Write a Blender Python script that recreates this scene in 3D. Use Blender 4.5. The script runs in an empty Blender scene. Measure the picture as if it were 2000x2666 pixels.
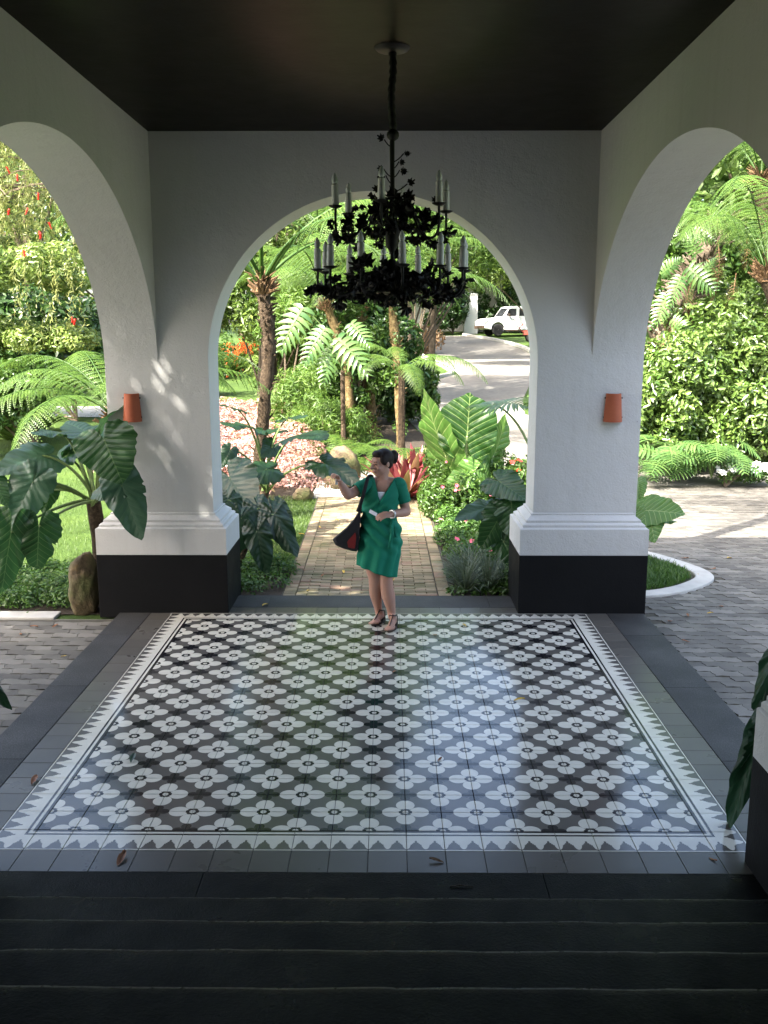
import bpy, bmesh, math, random
import numpy as np
from mathutils import Vector, Matrix, Euler, noise
rad = math.radians
SC = bpy.context.scene
COL = SC.collection
random.seed(7)

# ------------------------------------------------------------------ camera, sky, sun, exposure
CAM_H = 2.6311
PITCH = math.asin(.1864)
YAW = rad(.38)
FOC = 2414.0
cam_d = bpy.data.cameras.new('camera')
cam = bpy.data.objects.new('camera', cam_d)
COL.objects.link(cam)
cam.location = (0, 0, CAM_H)
cam.rotation_euler = (math.pi / 2 - PITCH, 0, YAW)
cam_d.sensor_fit = 'VERTICAL'
cam_d.sensor_height = 36
cam_d.lens = 36 * FOC / 2666
cam_d.clip_start = .05
cam_d.clip_end = 2000
SC.camera = cam

SUN = Vector((-.47, -.45, .76)).normalized()          # direction towards the sun
EL = math.asin(SUN.z)
AZ = math.atan2(SUN.x, SUN.y)
W = bpy.data.worlds.new('World')
SC.world = W
W.use_nodes = True
wn = W.node_tree.nodes
wl = W.node_tree.links
wn.clear()
sky = wn.new('ShaderNodeTexSky')
sky.sky_type = 'NISHITA'
sky.sun_disc = False
sky.sun_elevation = EL
sky.sun_rotation = AZ
sky.air_density = 1.0
sky.dust_density = 5.0
sky.ozone_density = .1
bg = wn.new('ShaderNodeBackground')
bg.inputs[1].default_value = .15
wo = wn.new('ShaderNodeOutputWorld')
wl.new(sky.outputs[0], bg.inputs[0])
wl.new(bg.outputs[0], wo.inputs[0])
sun_d = bpy.data.lights.new('sun', 'SUN')
sun_d.energy = 4.0
sun_d.angle = rad(.53)
sun_d.color = (1, .95, .86)
sun_o = bpy.data.objects.new('sun', sun_d)
COL.objects.link(sun_o)
sun_o.rotation_euler = SUN.to_track_quat('Z', 'Y').to_euler()
sun_o.location = (-12, -12, 22)
SC.view_settings.view_transform = 'Standard'
SC.view_settings.look = 'None'
SC.view_settings.gamma = 1
SC.view_settings.use_curve_mapping = False
SC.view_settings.exposure = 2.9
SC.render.engine = 'CYCLES'
SC.cycles.max_bounces = 9
SC.cycles.diffuse_bounces = 3
SC.cycles.glossy_bounces = 3
SC.cycles.transmission_bounces = 4
SC.cycles.sample_clamp_indirect = 6
SC.cycles.use_denoising = True

# ------------------------------------------------------------------ helpers: places, objects, meshes
def ground(y):
    return -.04 + .0625 * max(0.0, min(y, 70.0) - 14.0)

def ray(px, py):
    x, y = px * 1.2055, py * 1.2055
    r, u = (x - 1000) / FOC, -(y - 1333) / FOC
    Y = math.cos(PITCH) + u * math.sin(PITCH)
    Z = -math.sin(PITCH) + u * math.cos(PITCH)
    return Vector((r * math.cos(YAW) - Y * math.sin(YAW), r * math.sin(YAW) + Y * math.cos(YAW), Z))

def A(px, py, D):                         # a survey of the photograph: the place seen there at distance D
    d = ray(px, py)
    return Vector((0, 0, CAM_H)) + d * (D / d.y)

def tag(o, label=None, cat=None, group=None, kind=None):
    if label: o['label'] = label
    if cat: o['category'] = cat
    if group: o['group'] = group
    if kind: o['kind'] = kind
    return o

def empty(name, loc, label=None, cat=None, group=None, kind=None):
    o = bpy.data.objects.new(name, None)
    o.empty_display_size = .1
    COL.objects.link(o)
    o.location = loc
    return tag(o, label, cat, group, kind)

def inst(name, me, m=None, parent=None, matrix=None):
    """an object that shows mesh me; matrix is where it stands in the world"""
    o = bpy.data.objects.new(name, me)
    COL.objects.link(o)
    if m is not None and not me.materials:
        me.materials.append(m)
    if matrix is not None:
        o.matrix_world = matrix
    if parent is not None:
        o.parent = parent
        o.matrix_parent_inverse = parent_inv(parent)
    return o

def parent_inv(p):
    M = p.matrix_basis.copy()
    q = p.parent
    while q is not None:
        M = q.matrix_basis @ p.matrix_parent_inverse @ M
        p, q = q, q.parent
    return M.inverted()

def copy_tree(o, parent=None):
    c = o.copy()
    COL.objects.link(c)
    if parent is not None:
        c.parent = parent
        c.matrix_parent_inverse = o.matrix_parent_inverse.copy()
    for ch in [q for q in COL.objects if q.parent is o]:
        copy_tree(ch, c)
    return c

def mesh_np(name, verts, faces, smooth=False, rnd=None, uv=None):
    me = bpy.data.meshes.new(name)
    verts = np.asarray(verts, dtype=np.float32)
    faces = np.asarray(faces, dtype=np.int32)
    n, k = faces.shape
    me.vertices.add(len(verts))
    me.vertices.foreach_set('co', verts.ravel())
    me.loops.add(n * k)
    me.loops.foreach_set('vertex_index', faces.ravel())
    me.polygons.add(n)
    me.polygons.foreach_set('loop_start', np.arange(0, n * k, k, dtype=np.int32))
    if rnd is not None:
        a = me.attributes.new('rnd', 'FLOAT', 'POINT')
        a.data.foreach_set('value', np.asarray(rnd, dtype=np.float32))
    if uv is not None:
        l = me.uv_layers.new(name='UVMap')
        l.data.foreach_set('uv', np.asarray(uv, dtype=np.float32)[faces.ravel()].ravel())
    me.update(calc_edges=True)
    if smooth:
        me.polygons.foreach_set('use_smooth', np.ones(n, dtype=bool))
    me.validate()
    return me

class MB:
    """collects boxes, prisms, tubes ... for one mesh"""
    def __init__(s):
        s.v, s.f = [], []
    def add(s, v, f):
        b = len(s.v)
        s.v += [tuple(p) for p in v]
        s.f += [tuple(i + b for i in q) for q in f]
        return s
    def box(s, a, b, M=None):
        (x0, y0, z0), (x1, y1, z1) = a, b
        v = [Vector(p) for p in ((x0, y0, z0), (x1, y0, z0), (x1, y1, z0), (x0, y1, z0), (x0, y0, z1), (x1, y0, z1), (x1, y1, z1), (x0, y1, z1))]
        if M is not None: v = [M @ p for p in v]
        return s.add(v, [(3, 2, 1, 0), (4, 5, 6, 7), (0, 1, 5, 4), (1, 2, 6, 5), (2, 3, 7, 6), (3, 0, 4, 7)])
    def prism(s, pts, z0, z1, M=None):
        n = len(pts)
        v = [Vector((p[0], p[1], z0)) for p in pts] + [Vector((p[0], p[1], z1)) for p in pts]
        if M is not None: v = [M @ p for p in v]
        return s.add(v, [tuple(reversed(range(n))), tuple(range(n, 2 * n))] + [(i, (i + 1) % n, n + (i + 1) % n, n + i) for i in range(n)])
    def tube(s, pts, r, n=8, cap=True):
        pts = [Vector(p) for p in pts]
        rs = r if isinstance(r, (list, tuple)) else [r] * len(pts)
        v, f = [], []
        up = Vector((0, 0, 1))
        t0 = (pts[1] - pts[0]).normalized()
        if abs(t0.dot(up)) > .95: up = Vector((1, 0, 0))
        a = (up - t0 * up.dot(t0)).normalized()
        for i, p in enumerate(pts):
            t = (pts[min(i + 1, len(pts) - 1)] - pts[max(i - 1, 0)]).normalized()
            a = (a - t * a.dot(t)).normalized()
            b = t.cross(a)
            for k in range(n):
                w = 2 * math.pi * k / n
                v.append(p + (a * math.cos(w) + b * math.sin(w)) * rs[i])
        for i in range(len(pts) - 1):
            for k in range(n):
                f.append((i * n + k, i * n + (k + 1) % n, (i + 1) * n + (k + 1) % n, (i + 1) * n + k))
        if cap:
            f.append(tuple(reversed(range(n))))
            f.append(tuple(range((len(pts) - 1) * n, len(pts) * n)))
        return s.add(v, f)
    def lathe(s, prof, n=16, M=None):
        v, f = [], []
        for (r, z) in prof:
            for k in range(n):
                w = 2 * math.pi * k / n
                p = Vector((r * math.cos(w), r * math.sin(w), z))
                v.append(M @ p if M is not None else p)
        for i in range(len(prof) - 1):
            for k in range(n):
                f.append((i * n + k, i * n + (k + 1) % n, (i + 1) * n + (k + 1) % n, (i + 1) * n + k))
        f.append(tuple(reversed(range(n))))
        f.append(tuple(range((len(prof) - 1) * n, len(prof) * n)))
        return s.add(v, f)
    def ball(s, c, r, n=10, m=7, sc=(1, 1, 1)):
        v, f = [], []
        c = Vector(c)
        for i in range(m + 1):
            th = math.pi * i / m
            for k in range(n):
                w = 2 * math.pi * k / n
                v.append(c + Vector((r * sc[0] * math.sin(th) * math.cos(w), r * sc[1] * math.sin(th) * math.sin(w), r * sc[2] * math.cos(th))))
        for i in range(m):
            for k in range(n):
                f.append((i * n + k, (i + 1) * n + k, (i + 1) * n + (k + 1) % n, i * n + (k + 1) % n))
        return s.add(v, f)
    def mesh(s, name, smooth=False, bevel=0, seg=2):
        me = bpy.data.meshes.new(name)
        me.from_pydata(s.v, [], s.f)
        me.validate()
        if bevel:
            b = bmesh.new()
            b.from_mesh(me)
            bmesh.ops.remove_doubles(b, verts=b.verts, dist=1e-5)
            es = [e for e in b.edges if len(e.link_faces) == 2 and e.calc_face_angle(0) > .5]
            bmesh.ops.bevel(b, geom=es, offset=bevel, segments=seg, affect='EDGES', profile=.6)
            b.to_mesh(me)
            b.free()
        if smooth:
            me.polygons.foreach_set('use_smooth', np.ones(len(me.polygons), dtype=bool))
            if smooth != 'all':
                try: me.set_sharp_from_angle(angle=rad(40))
                except Exception: pass
        return me
    def build(s, name, m, parent=None, smooth=False, bevel=0, seg=2, **kw):
        o = inst(name, s.mesh(name, smooth, bevel, seg), m, parent)
        return tag(o, **kw) if kw else o

# ------------------------------------------------------------------ materials
class NT:
    def __init__(s, name):
        s.m = bpy.data.materials.new(name)
        s.m.use_nodes = True
        s.n = s.m.node_tree.nodes
        s.l = s.m.node_tree.links
        s.b = s.n['Principled BSDF']
        s.out = s.n['Material Output']
    def set(s, sock, v):
        if isinstance(v, bpy.types.NodeSocket): s.l.new(v, sock)
        else:
            if isinstance(v, tuple) and len(v) == 3 and sock.type == 'RGBA': v = v + (1,)
            sock.default_value = v
    def math(s, op, a, b=None, c=None, clamp=False):
        n = s.n.new('ShaderNodeMath')
        n.operation = op
        n.use_clamp = clamp
        s.set(n.inputs[0], a)
        if b is not None: s.set(n.inputs[1], b)
        if c is not None: s.set(n.inputs[2], c)
        return n.outputs[0]
    def mix(s, f, a, b):
        n = s.n.new('ShaderNodeMix')
        n.data_type = 'RGBA'
        s.set(n.inputs[0], f)
        s.set(n.inputs[6], a)
        s.set(n.inputs[7], b)
        return n.outputs[2]
    def pos(s):
        return s.n.new('ShaderNodeNewGeometry').outputs['Position']
    def obj(s):
        return s.n.new('ShaderNodeTexCoord').outputs['Object']
    def sep(s, v):
        n = s.n.new('ShaderNodeSeparateXYZ')
        s.set(n.inputs[0], v)
        return n.outputs
    def noise(s, v, scale, detail=3, rough=.55):
        n = s.n.new('ShaderNodeTexNoise')
        if v is not None: s.set(n.inputs['Vector'], v)
        n.inputs['Scale'].default_value = scale
        n.inputs['Detail'].default_value = detail
        n.inputs['Roughness'].default_value = rough
        return n.outputs['Fac']
    def voro(s, v, scale):
        n = s.n.new('ShaderNodeTexVoronoi')
        s.set(n.inputs['Vector'], v)
        n.inputs['Scale'].default_value = scale
        return n.outputs
    def ramp(s, f, stops, interp='LINEAR'):
        n = s.n.new('ShaderNodeValToRGB')
        n.color_ramp.interpolation = interp
        e = n.color_ramp.elements
        while len(e) < len(stops): e.new(.5)
        for q, (p, c) in zip(e, stops):
            q.position = p
            if not isinstance(c, tuple): c = (c, c, c)
            q.color = c + (1,) if len(c) == 3 else c
        s.set(n.inputs[0], f)
        return n.outputs[0]
    def attr(s, name='rnd'):
        n = s.n.new('ShaderNodeAttribute')
        n.attribute_name = name
        return n.outputs['Fac']
    def orand(s):
        return s.n.new('ShaderNodeObjectInfo').outputs['Random']
    def bump(s, h, strength=.3, dist=.01):
        n = s.n.new('ShaderNodeBump')
        n.inputs['Strength'].default_value = strength
        n.inputs['Distance'].default_value = dist
        s.set(n.inputs['Height'], h)
        s.l.new(n.outputs[0], s.b.inputs['Normal'])
        return n.outputs[0]
    def pr(s, col=None, rough=None, spec=None, **kw):
        if col is not None: s.set(s.b.inputs['Base Color'], col)
        if rough is not None: s.set(s.b.inputs['Roughness'], rough)
        if spec is not None: s.set(s.b.inputs['Specular IOR Level'], spec)
        for k, v in kw.items(): s.set(s.b.inputs[k], v)
        return s

def plain(name, col, rough=.6, var=.15, scale=8, bump=.1, dist=.004, spec=.4, metallic=0.0):
    t = NT(name)
    f = t.noise(t.obj(), scale, 5)
    a = tuple(c * (1 - var) for c in col)
    b = tuple(min(1, c * (1 + var)) for c in col)
    t.pr(t.mix(f, a, b), rough, spec, Metallic=metallic)
    if bump: t.bump(t.noise(t.obj(), scale * 6, 4), bump, dist)
    return t.m

def leafmat(name, ca, cb, trans=.35, rough=.42, spec=.4, cc=None, attr='rnd'):
    """foliage: colour between ca and cb leaf by leaf, light passes through"""
    t = NT(name)
    f = t.attr(attr)
    if cc is None: col = t.mix(f, ca, cb)
    else: col = t.ramp(f, [(0, ca), (.55, cb), (1, cc)])
    t.pr(col, rough, spec)
    tr = t.n.new('ShaderNodeBsdfTranslucent')
    g = t.n.new('ShaderNodeHueSaturation')
    g.inputs['Saturation'].default_value = 1.0
    g.inputs['Value'].default_value = 1.5
    t.l.new(col, g.inputs['Color'])
    t.l.new(g.outputs[0], tr.inputs[0])
    mx = t.n.new('ShaderNodeMixShader')
    mx.inputs[0].default_value = trans
    t.l.new(t.b.outputs[0], mx.inputs[1])
    t.l.new(tr.outputs[0], mx.inputs[2])
    t.l.new(mx.outputs[0], t.out.inputs[0])
    return t.m

M = {}
# plaster
t = NT('white_plaster')
g = t.pos()
big = t.noise(g, 1.3, 4)
ps = t.n.new('ShaderNodeMapping')
ps.inputs['Scale'].default_value = (9, 9, .7)
t.l.new(g, ps.inputs['Vector'])
streak = t.math('MULTIPLY', t.ramp(t.noise(ps.outputs[0], 1.0, 5, .6), [(.52, 0.), (.75, 1.)]), .18)
spot = t.math('MULTIPLY', t.math('LESS_THAN', t.voro(g, 3.1)[0], .022), .5)
wc = t.mix(streak, t.mix(big, (.50, .49, .47), (.56, .55, .53)), (.37, .35, .31))
t.pr(t.mix(spot, wc, (.2, .19, .17)), .75, .25)
t.bump(t.math('ADD', t.noise(g, 55, 6, .65), t.math('MULTIPLY', t.noise(g, 9, 3), 1.6)), .4, .014)
M['plaster'] = t.m
t = NT('black_paint')
g = t.pos()
t.pr(t.mix(t.noise(g, 4, 5), (.005, .005, .0055), (.010, .010, .0105)), t.math('MULTIPLY_ADD', t.noise(g, 6, 3), .2, .5), .12)
t.bump(t.noise(g, 60, 5), .3, .006)
M['black'] = t.m
t = NT('dark_ceiling')
g = t.pos()
t.pr(t.mix(t.noise(g, 3, 6), (.006, .0045, .0028), (.012, .009, .005)), t.math('MULTIPLY_ADD', t.noise(g, 5, 4), .12, .30), .05)
t.bump(t.noise(g, 14, 6), .25, .004)
M['ceiling'] = t.m
# printed floor tiles
CX0, CX1, CY0, CY1, TS = -2.111, 1.889, 4.41, 8.61, .2
t = NT('printed_tile')
P = t.sep(t.pos())
U = t.math('DIVIDE', t.math('SUBTRACT', P[0], CX0), TS)
V = t.math('DIVIDE', t.math('SUBTRACT', P[1], CY0), TS)
WHITE, GREY, DARK = (.56, .53, .45), (.085, .079, .071), (.012, .012, .014)
ru, rv = t.math('ROUND', U), t.math('ROUND', V)
lu, lv = t.math('ABSOLUTE', t.math('SUBTRACT', U, ru)), t.math('ABSOLUTE', t.math('SUBTRACT', V, rv))
par = t.math('FLOORED_MODULO', t.math('ADD', ru, rv), 2.0)       # 1 = white flower, 0 = dark cross
mx_, mn_ = t.math('MAXIMUM', lu, lv), t.math('MINIMUM', lu, lv)
def hyp(a, b): return t.math('SQRT', t.math('ADD', t.math('MULTIPLY', a, a), t.math('MULTIPLY', b, b)))
def disc(cx_, rx, ry, a=mx_, b=mn_):
    d = hyp(t.math('DIVIDE', t.math('SUBTRACT', a, cx_), rx), t.math('DIVIDE', b, ry))
    return t.math('LESS_THAN', d, 1.0)
# nearest vertex within half a tile plus petals that reach past it: evaluate flower of the neighbouring vertices too
def flower_at(du, dv):
    a, b = t.math('MAXIMUM', du, dv), t.math('MINIMUM', du, dv)
    return disc(.385, .275, .265, a, b), hyp(a, b), a, b
pf, rr, a0, b0 = flower_at(lu, lv)
iu, iv = t.math('SUBTRACT', 1.0, lu), t.math('SUBTRACT', 1.0, lv)
pf1, r1, a1, b1 = flower_at(iu, lv)
pf2, r2, a2, b2 = flower_at(lu, iv)
white0 = t.math('MULTIPLY', pf, par)
inv = t.math('SUBTRACT', 1.0, par)
white1 = t.math('MULTIPLY', t.math('MAXIMUM', pf1, pf2), inv)
white = t.math('MAXIMUM', white0, white1)
lobes = t.math('MULTIPLY', t.math('SINE', t.math('MULTIPLY', t.math('ARCTAN2', lv, lu), 8.0)), .014)
core = t.math('MULTIPLY', t.math('LESS_THAN', rr, t.math('ADD', .178, lobes)), par)
eye = t.math('MULTIPLY', t.math('LESS_THAN', hyp(lu, lv), .085), par)
cross = t.math('MULTIPLY', disc(.20, .15, .14, a0, b0), inv)
cross = t.math('MAXIMUM', cross, t.math('MULTIPLY', t.math('LESS_THAN', rr, .1), inv))
col = t.mix(white, GREY, WHITE)
col = t.mix(cross, col, DARK)
col = t.mix(core, col, DARK)
col = t.mix(eye, col, WHITE)
# border tiles: distance into the border (0 inside edge .. 1 outer edge) and place along it
NX, NY = 20.0, 21.0
def outside(q, n): return t.math('MAXIMUM', t.math('SUBTRACT', 1.0, q), t.math('SUBTRACT', q, n - 1.0))
ou, ov = outside(U, NX), outside(V, NY)
bd = t.math('MAXIMUM', ou, ov)
along = t.n.new('ShaderNodeMix')
along.data_type = 'FLOAT'
t.l.new(t.math('GREATER_THAN', ou, ov), along.inputs[0])
t.l.new(U, along.inputs[2])
t.l.new(V, along.inputs[3])
al = along.outputs[0]
tt = t.math('MULTIPLY', t.math('ABSOLUTE', t.math('SUBTRACT', t.math('FRACT', t.math('MULTIPLY', al, 2.0)), .5)), 2.0)
edge = t.ramp(tt, [(0, .50), (.10, .50), (.15, .60), (.26, .585), (.32, .66), (.40, .635), (.46, .70), (.54, .675), (.62, .78), (.74, .86), (.87, .90), (1, .915)])
band = t.ramp(bd, [(0, .0), (.095, 1.0), (.185, 0.0), (.26, 1.0), (.955, 1.0)], 'CONSTANT')
grey_b = t.math('MULTIPLY', t.math('GREATER_THAN', bd, edge), t.math('LESS_THAN', bd, .95))
bcol = t.mix(band, DARK, WHITE)
bcol = t.mix(grey_b, bcol, GREY)
col = t.mix(t.math('GREATER_THAN', bd, 0.0), col, bcol)
w = t.noise(t.pos(), 7, 6)
w2 = t.noise(t.pos(), 160, 2)
hv = t.n.new('ShaderNodeHueSaturation')
t.l.new(t.math('ADD', t.math('MULTIPLY_ADD', w, .30, .80), t.math('ADD', t.math('MULTIPLY_ADD', w2, .16, -.10), t.math('MULTIPLY', t.orand(), .09))), hv.inputs['Value'])
t.l.new(col, hv.inputs['Color'])
t.pr(hv.outputs[0], t.math('MULTIPLY_ADD', t.noise(t.pos(), 2.2, 5), .14, .07), .27)
t.bump(t.noise(t.pos(), 30, 4), .04, .003)
M['print'] = t.m
t = NT('grey_tile')
g = t.pos()
f = t.math('ADD', t.math('MULTIPLY', t.orand(), .45), t.math('MULTIPLY', t.noise(g, 5, 5), .55))
t.pr(t.mix(f, (.056, .051, .044), (.105, .096, .083)), t.math('MULTIPLY_ADD', t.noise(g, 3, 4), .2, .2), .25)
t.bump(t.noise(g, 40, 4), .05, .003)
M['greytile'] = t.m
t = NT('grout')
t.pr(t.mix(t.noise(t.pos(), 20, 4), (.02, .02, .02), (.045, .043, .04)), .9)
M['grout'] = t.m
t = NT('dark_granite')
g = t.pos()
sp = t.math('ADD', t.math('MULTIPLY', t.noise(g, 130, 3, .7), .7), t.math('MULTIPLY', t.noise(g, 2.5, 4), .3))
t.pr(t.ramp(sp, [(.38, (.018, .0175, .017)), (.52, (.040, .039, .037)), (.66, (.085, .083, .08))]), .6, .2)
t.bump(t.noise(g, 150, 3), .2, .003)
M['granite'] = t.m
t = NT('black_step_stone')
g = t.pos()
t.pr(t.ramp(t.noise(g, 60, 5, .7), [(.35, (.0015, .0015, .0016)), (.6, (.004, .004, .0042)), (.8, (.012, .012, .0125))]), t.math('MULTIPLY_ADD', t.noise(g, 5, 6), .7, .02), .06)
t.bump(t.math('ADD', t.noise(g, 90, 5, .7), t.math('MULTIPLY', t.noise(g, 14, 4), .9)), .5, .008)
M['step'] = t.m
t = NT('worn_nosing')
g = t.pos()
t.pr((.006, .006, .007), t.math('MULTIPLY_ADD', t.ramp(t.noise(g, 16, 7, .75), [(.34, 0.), (.60, 1.)]), .35, .12), .16)
t.bump(t.math('ADD', t.noise(g, 70, 5, .7), t.math('MULTIPLY', t.noise(g, 12, 4), .9)), .35, .006)
M['nosing'] = t.m
t = NT('grey_paver')
g = t.pos()
f = t.math('ADD', t.math('MULTIPLY', t.attr(), .35), t.math('MULTIPLY', t.noise(g, 3.5, 6), .65))
f2 = t.math('MULTIPLY', t.math('GREATER_THAN', t.noise(g, 1.1, 6, .7), .6), .4)
c = t.ramp(f, [(.2, (.065, .06, .052)), (.5, (.115, .107, .092)), (.8, (.18, .168, .145))])
t.pr(t.mix(f2, c, (.14, .132, .105)), .8, .3)
t.bump(t.noise(g, 70, 5), .4, .006)
M['paver'] = t.m
t = NT('joint_sand')
t.pr(t.mix(t.noise(t.pos(), 9, 5), (.03, .03, .018), (.07, .06, .045)), .95)
t.bump(t.noise(t.pos(), 60, 4), .5, .01)
M['joint'] = t.m
t = NT('path_brick')
g = t.pos()
f = t.math('ADD', t.math('MULTIPLY', t.attr(), .75), t.math('MULTIPLY', t.noise(g, 12, 5), .25))
c = t.ramp(f, [(.05, (.085, .068, .042)), (.3, (.15, .122, .072)), (.5, (.20, .162, .098)), (.7, (.25, .20, .13)), (.85, (.20, .125, .085)), (.95, (.11, .098, .066))])
moss = t.math('MULTIPLY', t.ramp(t.noise(g, 2.6, 5, .65), [(.5, 0.), (.68, 1.)]), .55)
t.pr(t.mix(moss, c, (.085, .095, .035)), .8, .3)
t.bump(t.noise(g, 50, 5), .5, .008)
M['brick'] = t.m
t = NT('lawn_turf')
g = t.pos()
f = t.math('ADD', t.math('MULTIPLY', t.noise(g, .9, 5), .5), t.math('MULTIPLY', t.noise(g, 40, 4), .5))
t.pr(t.ramp(f, [(.3, (.022, .042, .009)), (.5, (.045, .083, .014)), (.7, (.085, .13, .025))]), .85, .2)
t.bump(t.noise(g, 90, 5, .7), .9, .03)
M['lawn'] = t.m
t = NT('driveway_paving')
g = t.pos()
f = t.math('ADD', t.math('MULTIPLY', t.noise(g, .5, 6), .5), t.math('MULTIPLY', t.noise(g, 6, 5), .5))
vo = t.voro(g, 6.0)
t.pr(t.mix(t.math('LESS_THAN', vo[0], .07), t.ramp(f, [(.3, (.11, .103, .09)), (.6, (.19, .178, .155))]), (.12, .11, .1)), .85, .3)
t.bump(t.noise(g, 25, 5), .4, .01)
M['drive'] = t.m
M['kerb'] = plain('pale_concrete', (.36, .35, .32), .8, .3, 5, .35, .006)
M['soil'] = plain('garden_soil', (.035, .026, .017), .95, .4, 6, .6, .03)
# foliage
M['fern'] = leafmat('fern_green', (.042, .095, .014), (.125, .20, .035), .38, .45)
M['hedge'] = leafmat('hedge_leaf', (.045, .10, .014), (.14, .21, .045), .25, .30, .75)
M['clip'] = leafmat('sunlit_clipped_leaf', (.065, .12, .018), (.20, .255, .06), .3, .4, .5)  # hedge leaf lightened in colour, as if lit from above
M['bush'] = leafmat('bush_leaf', (.025, .066, .011), (.08, .145, .022), .3, .38, .45)
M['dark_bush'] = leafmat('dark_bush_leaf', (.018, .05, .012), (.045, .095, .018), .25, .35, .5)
M['cover'] = leafmat('ground_cover_leaf', (.025, .07, .012), (.075, .15, .02), .3, .42)
M['tree'] = leafmat('tree_leaf', (.042, .085, .014), (.125, .18, .03), .35, .45)
M['tree2'] = leafmat('far_tree_leaf', (.035, .075, .016), (.10, .155, .03), .35, .5)
M['olive'] = leafmat('weeping_leaf', (.10, .125, .03), (.24, .25, .075), .35, .5)
M['strap'] = leafmat('strap_leaf', (.035, .075, .012), (.11, .17, .028), .3, .38, .5)
M['spider'] = leafmat('grassy_tuft_leaf', (.045, .07, .035), (.12, .15, .085), .25, .45)
M['pinkbed'] = leafmat('speckled_pink_leaf', (.10, .085, .03), (.42, .22, .19), .25, .5, .3, (.62, .47, .42))
M['redleaf'] = leafmat('red_leaf', (.16, .022, .028), (.28, .075, .075), .3, .4, .4, (.24, .22, .07))
M['pale_split'] = leafmat('split_leaf_green', (.05, .115, .03), (.11, .19, .05), .3, .3, .6)
M['grass'] = leafmat('grass_blade', (.032, .065, .010), (.085, .14, .022), .3, .5)
M['dead'] = leafmat('dry_leaf', (.18, .10, .045), (.33, .22, .12), .2, .7)
for nm, c in (('pink', (.75, .13, .2)), ('red', (.62, .035, .02)), ('orange', (.75, .16, .03)), ('whitefl', (.85, .84, .8)), ('litter_y', (.55, .36, .05)), ('litter_b', (.26, .10, .035))):
    tt_ = NT(nm + '_petal')
    tt_.pr(tt_.mix(tt_.noise(tt_.obj(), 30, 3), tuple(q * .8 for q in c), c), .55, .3)
    M[nm] = tt_.m
def earmat(name, top, vein, back, vs=.42, bs=.22):
    t = NT(name)
    uv = t.n.new('ShaderNodeUVMap').outputs[0]
    s_ = t.sep(uv)
    x, y = s_[0], t.math('ABSOLUTE', s_[1])
    q = t.math('SUBTRACT', x, t.math('MULTIPLY', t.math('POWER', y, .8), .55))
    fr = t.math('ABSOLUTE', t.math('SUBTRACT', t.math('FRACT', t.math('MULTIPLY_ADD', q, 7.5, 6.0)), .5))
    line = t.math('LESS_THAN', fr, t.math('MULTIPLY_ADD', y, -.06, .055))
    mid = t.math('LESS_THAN', y, t.math('MULTIPLY_ADD', x, -.008, .013))
    v = t.math('MAXIMUM', line, mid)
    bf = t.n.new('ShaderNodeNewGeometry').outputs['Backfacing']
    n1 = t.noise(uv, 6, 4)
    cc = t.mix(n1, tuple(c * .75 for c in top), tuple(c * 1.25 for c in top))
    cc = t.mix(bf, cc, back)
    cc = t.mix(t.math('MULTIPLY', v, vs), cc, vein)
    t.pr(cc, t.math('MULTIPLY_ADD', n1, .15, .3), .35)
    t.bump(t.math('ADD', t.math('MULTIPLY', fr, 1.6), t.math('MULTIPLY', n1, .9)), bs, .02)
    tr = t.n.new('ShaderNodeBsdfTranslucent')
    t.set(tr.inputs[0], t.mix(v, tuple(c * 2.2 for c in top), tuple(c * .9 for c in vein)))
    mx = t.n.new('ShaderNodeMixShader')
    mx.inputs[0].default_value = .3
    t.l.new(t.b.outputs[0], mx.inputs[1])
    t.l.new(tr.outputs[0], mx.inputs[2])
    t.l.new(mx.outputs[0], t.out.inputs[0])
    return t.m
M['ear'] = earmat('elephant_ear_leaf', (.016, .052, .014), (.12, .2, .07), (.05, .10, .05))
M['ear_lit'] = earmat('sunlit_taro_leaf', (.06, .13, .022), (.28, .36, .12), (.09, .16, .05), .8, .4)  # lit copy: sun on the leaves is put into the greens
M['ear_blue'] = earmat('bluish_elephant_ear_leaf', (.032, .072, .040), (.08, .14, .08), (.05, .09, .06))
M['ear_shade'] = earmat('shaded_ear_leaf', (.010, .030, .012), (.03, .06, .025), (.018, .04, .018))  # shaded copy of the elephant ear leaf, shade put into its colour
M['taro_shade'] = earmat('shaded_taro_leaf', (.018, .055, .009), (.20, .28, .09), (.022, .06, .012), .8, .4)  # shaded copy of the taro leaf, darkened in its colour
M['petiole'] = plain('green_petiole', (.10, .15, .045), .45, .35, 5, .1)
M['petiole_pale'] = plain('pale_petiole', (.30, .33, .17), .45, .2, 5, .1)
t = NT('fern_trunk_bark')
g = t.obj()
t.pr(t.ramp(t.noise(g, 22, 6, .7), [(.3, (.018, .012, .008)), (.55, (.065, .045, .028)), (.75, (.15, .11, .065))]), .9, .2)
t.bump(t.noise(g, 40, 6, .7), 1.0, .03)
M['fernbark'] = t.m
t = NT('pale_lichen_bark')
g = t.obj()
t.pr(t.ramp(t.noise(g, 16, 6, .7), [(.3, (.05, .035, .015)), (.5, (.11, .075, .032)), (.62, (.19, .145, .065)), (.8, (.36, .33, .22))]), .9, .2)
t.bump(t.noise(g, 30, 6, .7), .9, .02)
M['palebark'] = t.m
M['bark'] = plain('grey_brown_bark', (.10, .075, .05), .9, .45, 12, .8, .02)
t = NT('mossy_boulder')
g = t.obj()
mo = t.ramp(t.noise(g, 4, 5), [(.42, 0.), (.62, 1.)])
t.pr(t.mix(mo, t.ramp(t.noise(g, 9, 6, .65), [(.3, (.06, .045, .028)), (.55, (.15, .11, .065)), (.75, (.24, .15, .06))]), (.075, .08, .03)), .85, .25)
t.bump(t.noise(g, 14, 7, .65), .8, .04)
M['boulder'] = t.m
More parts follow.
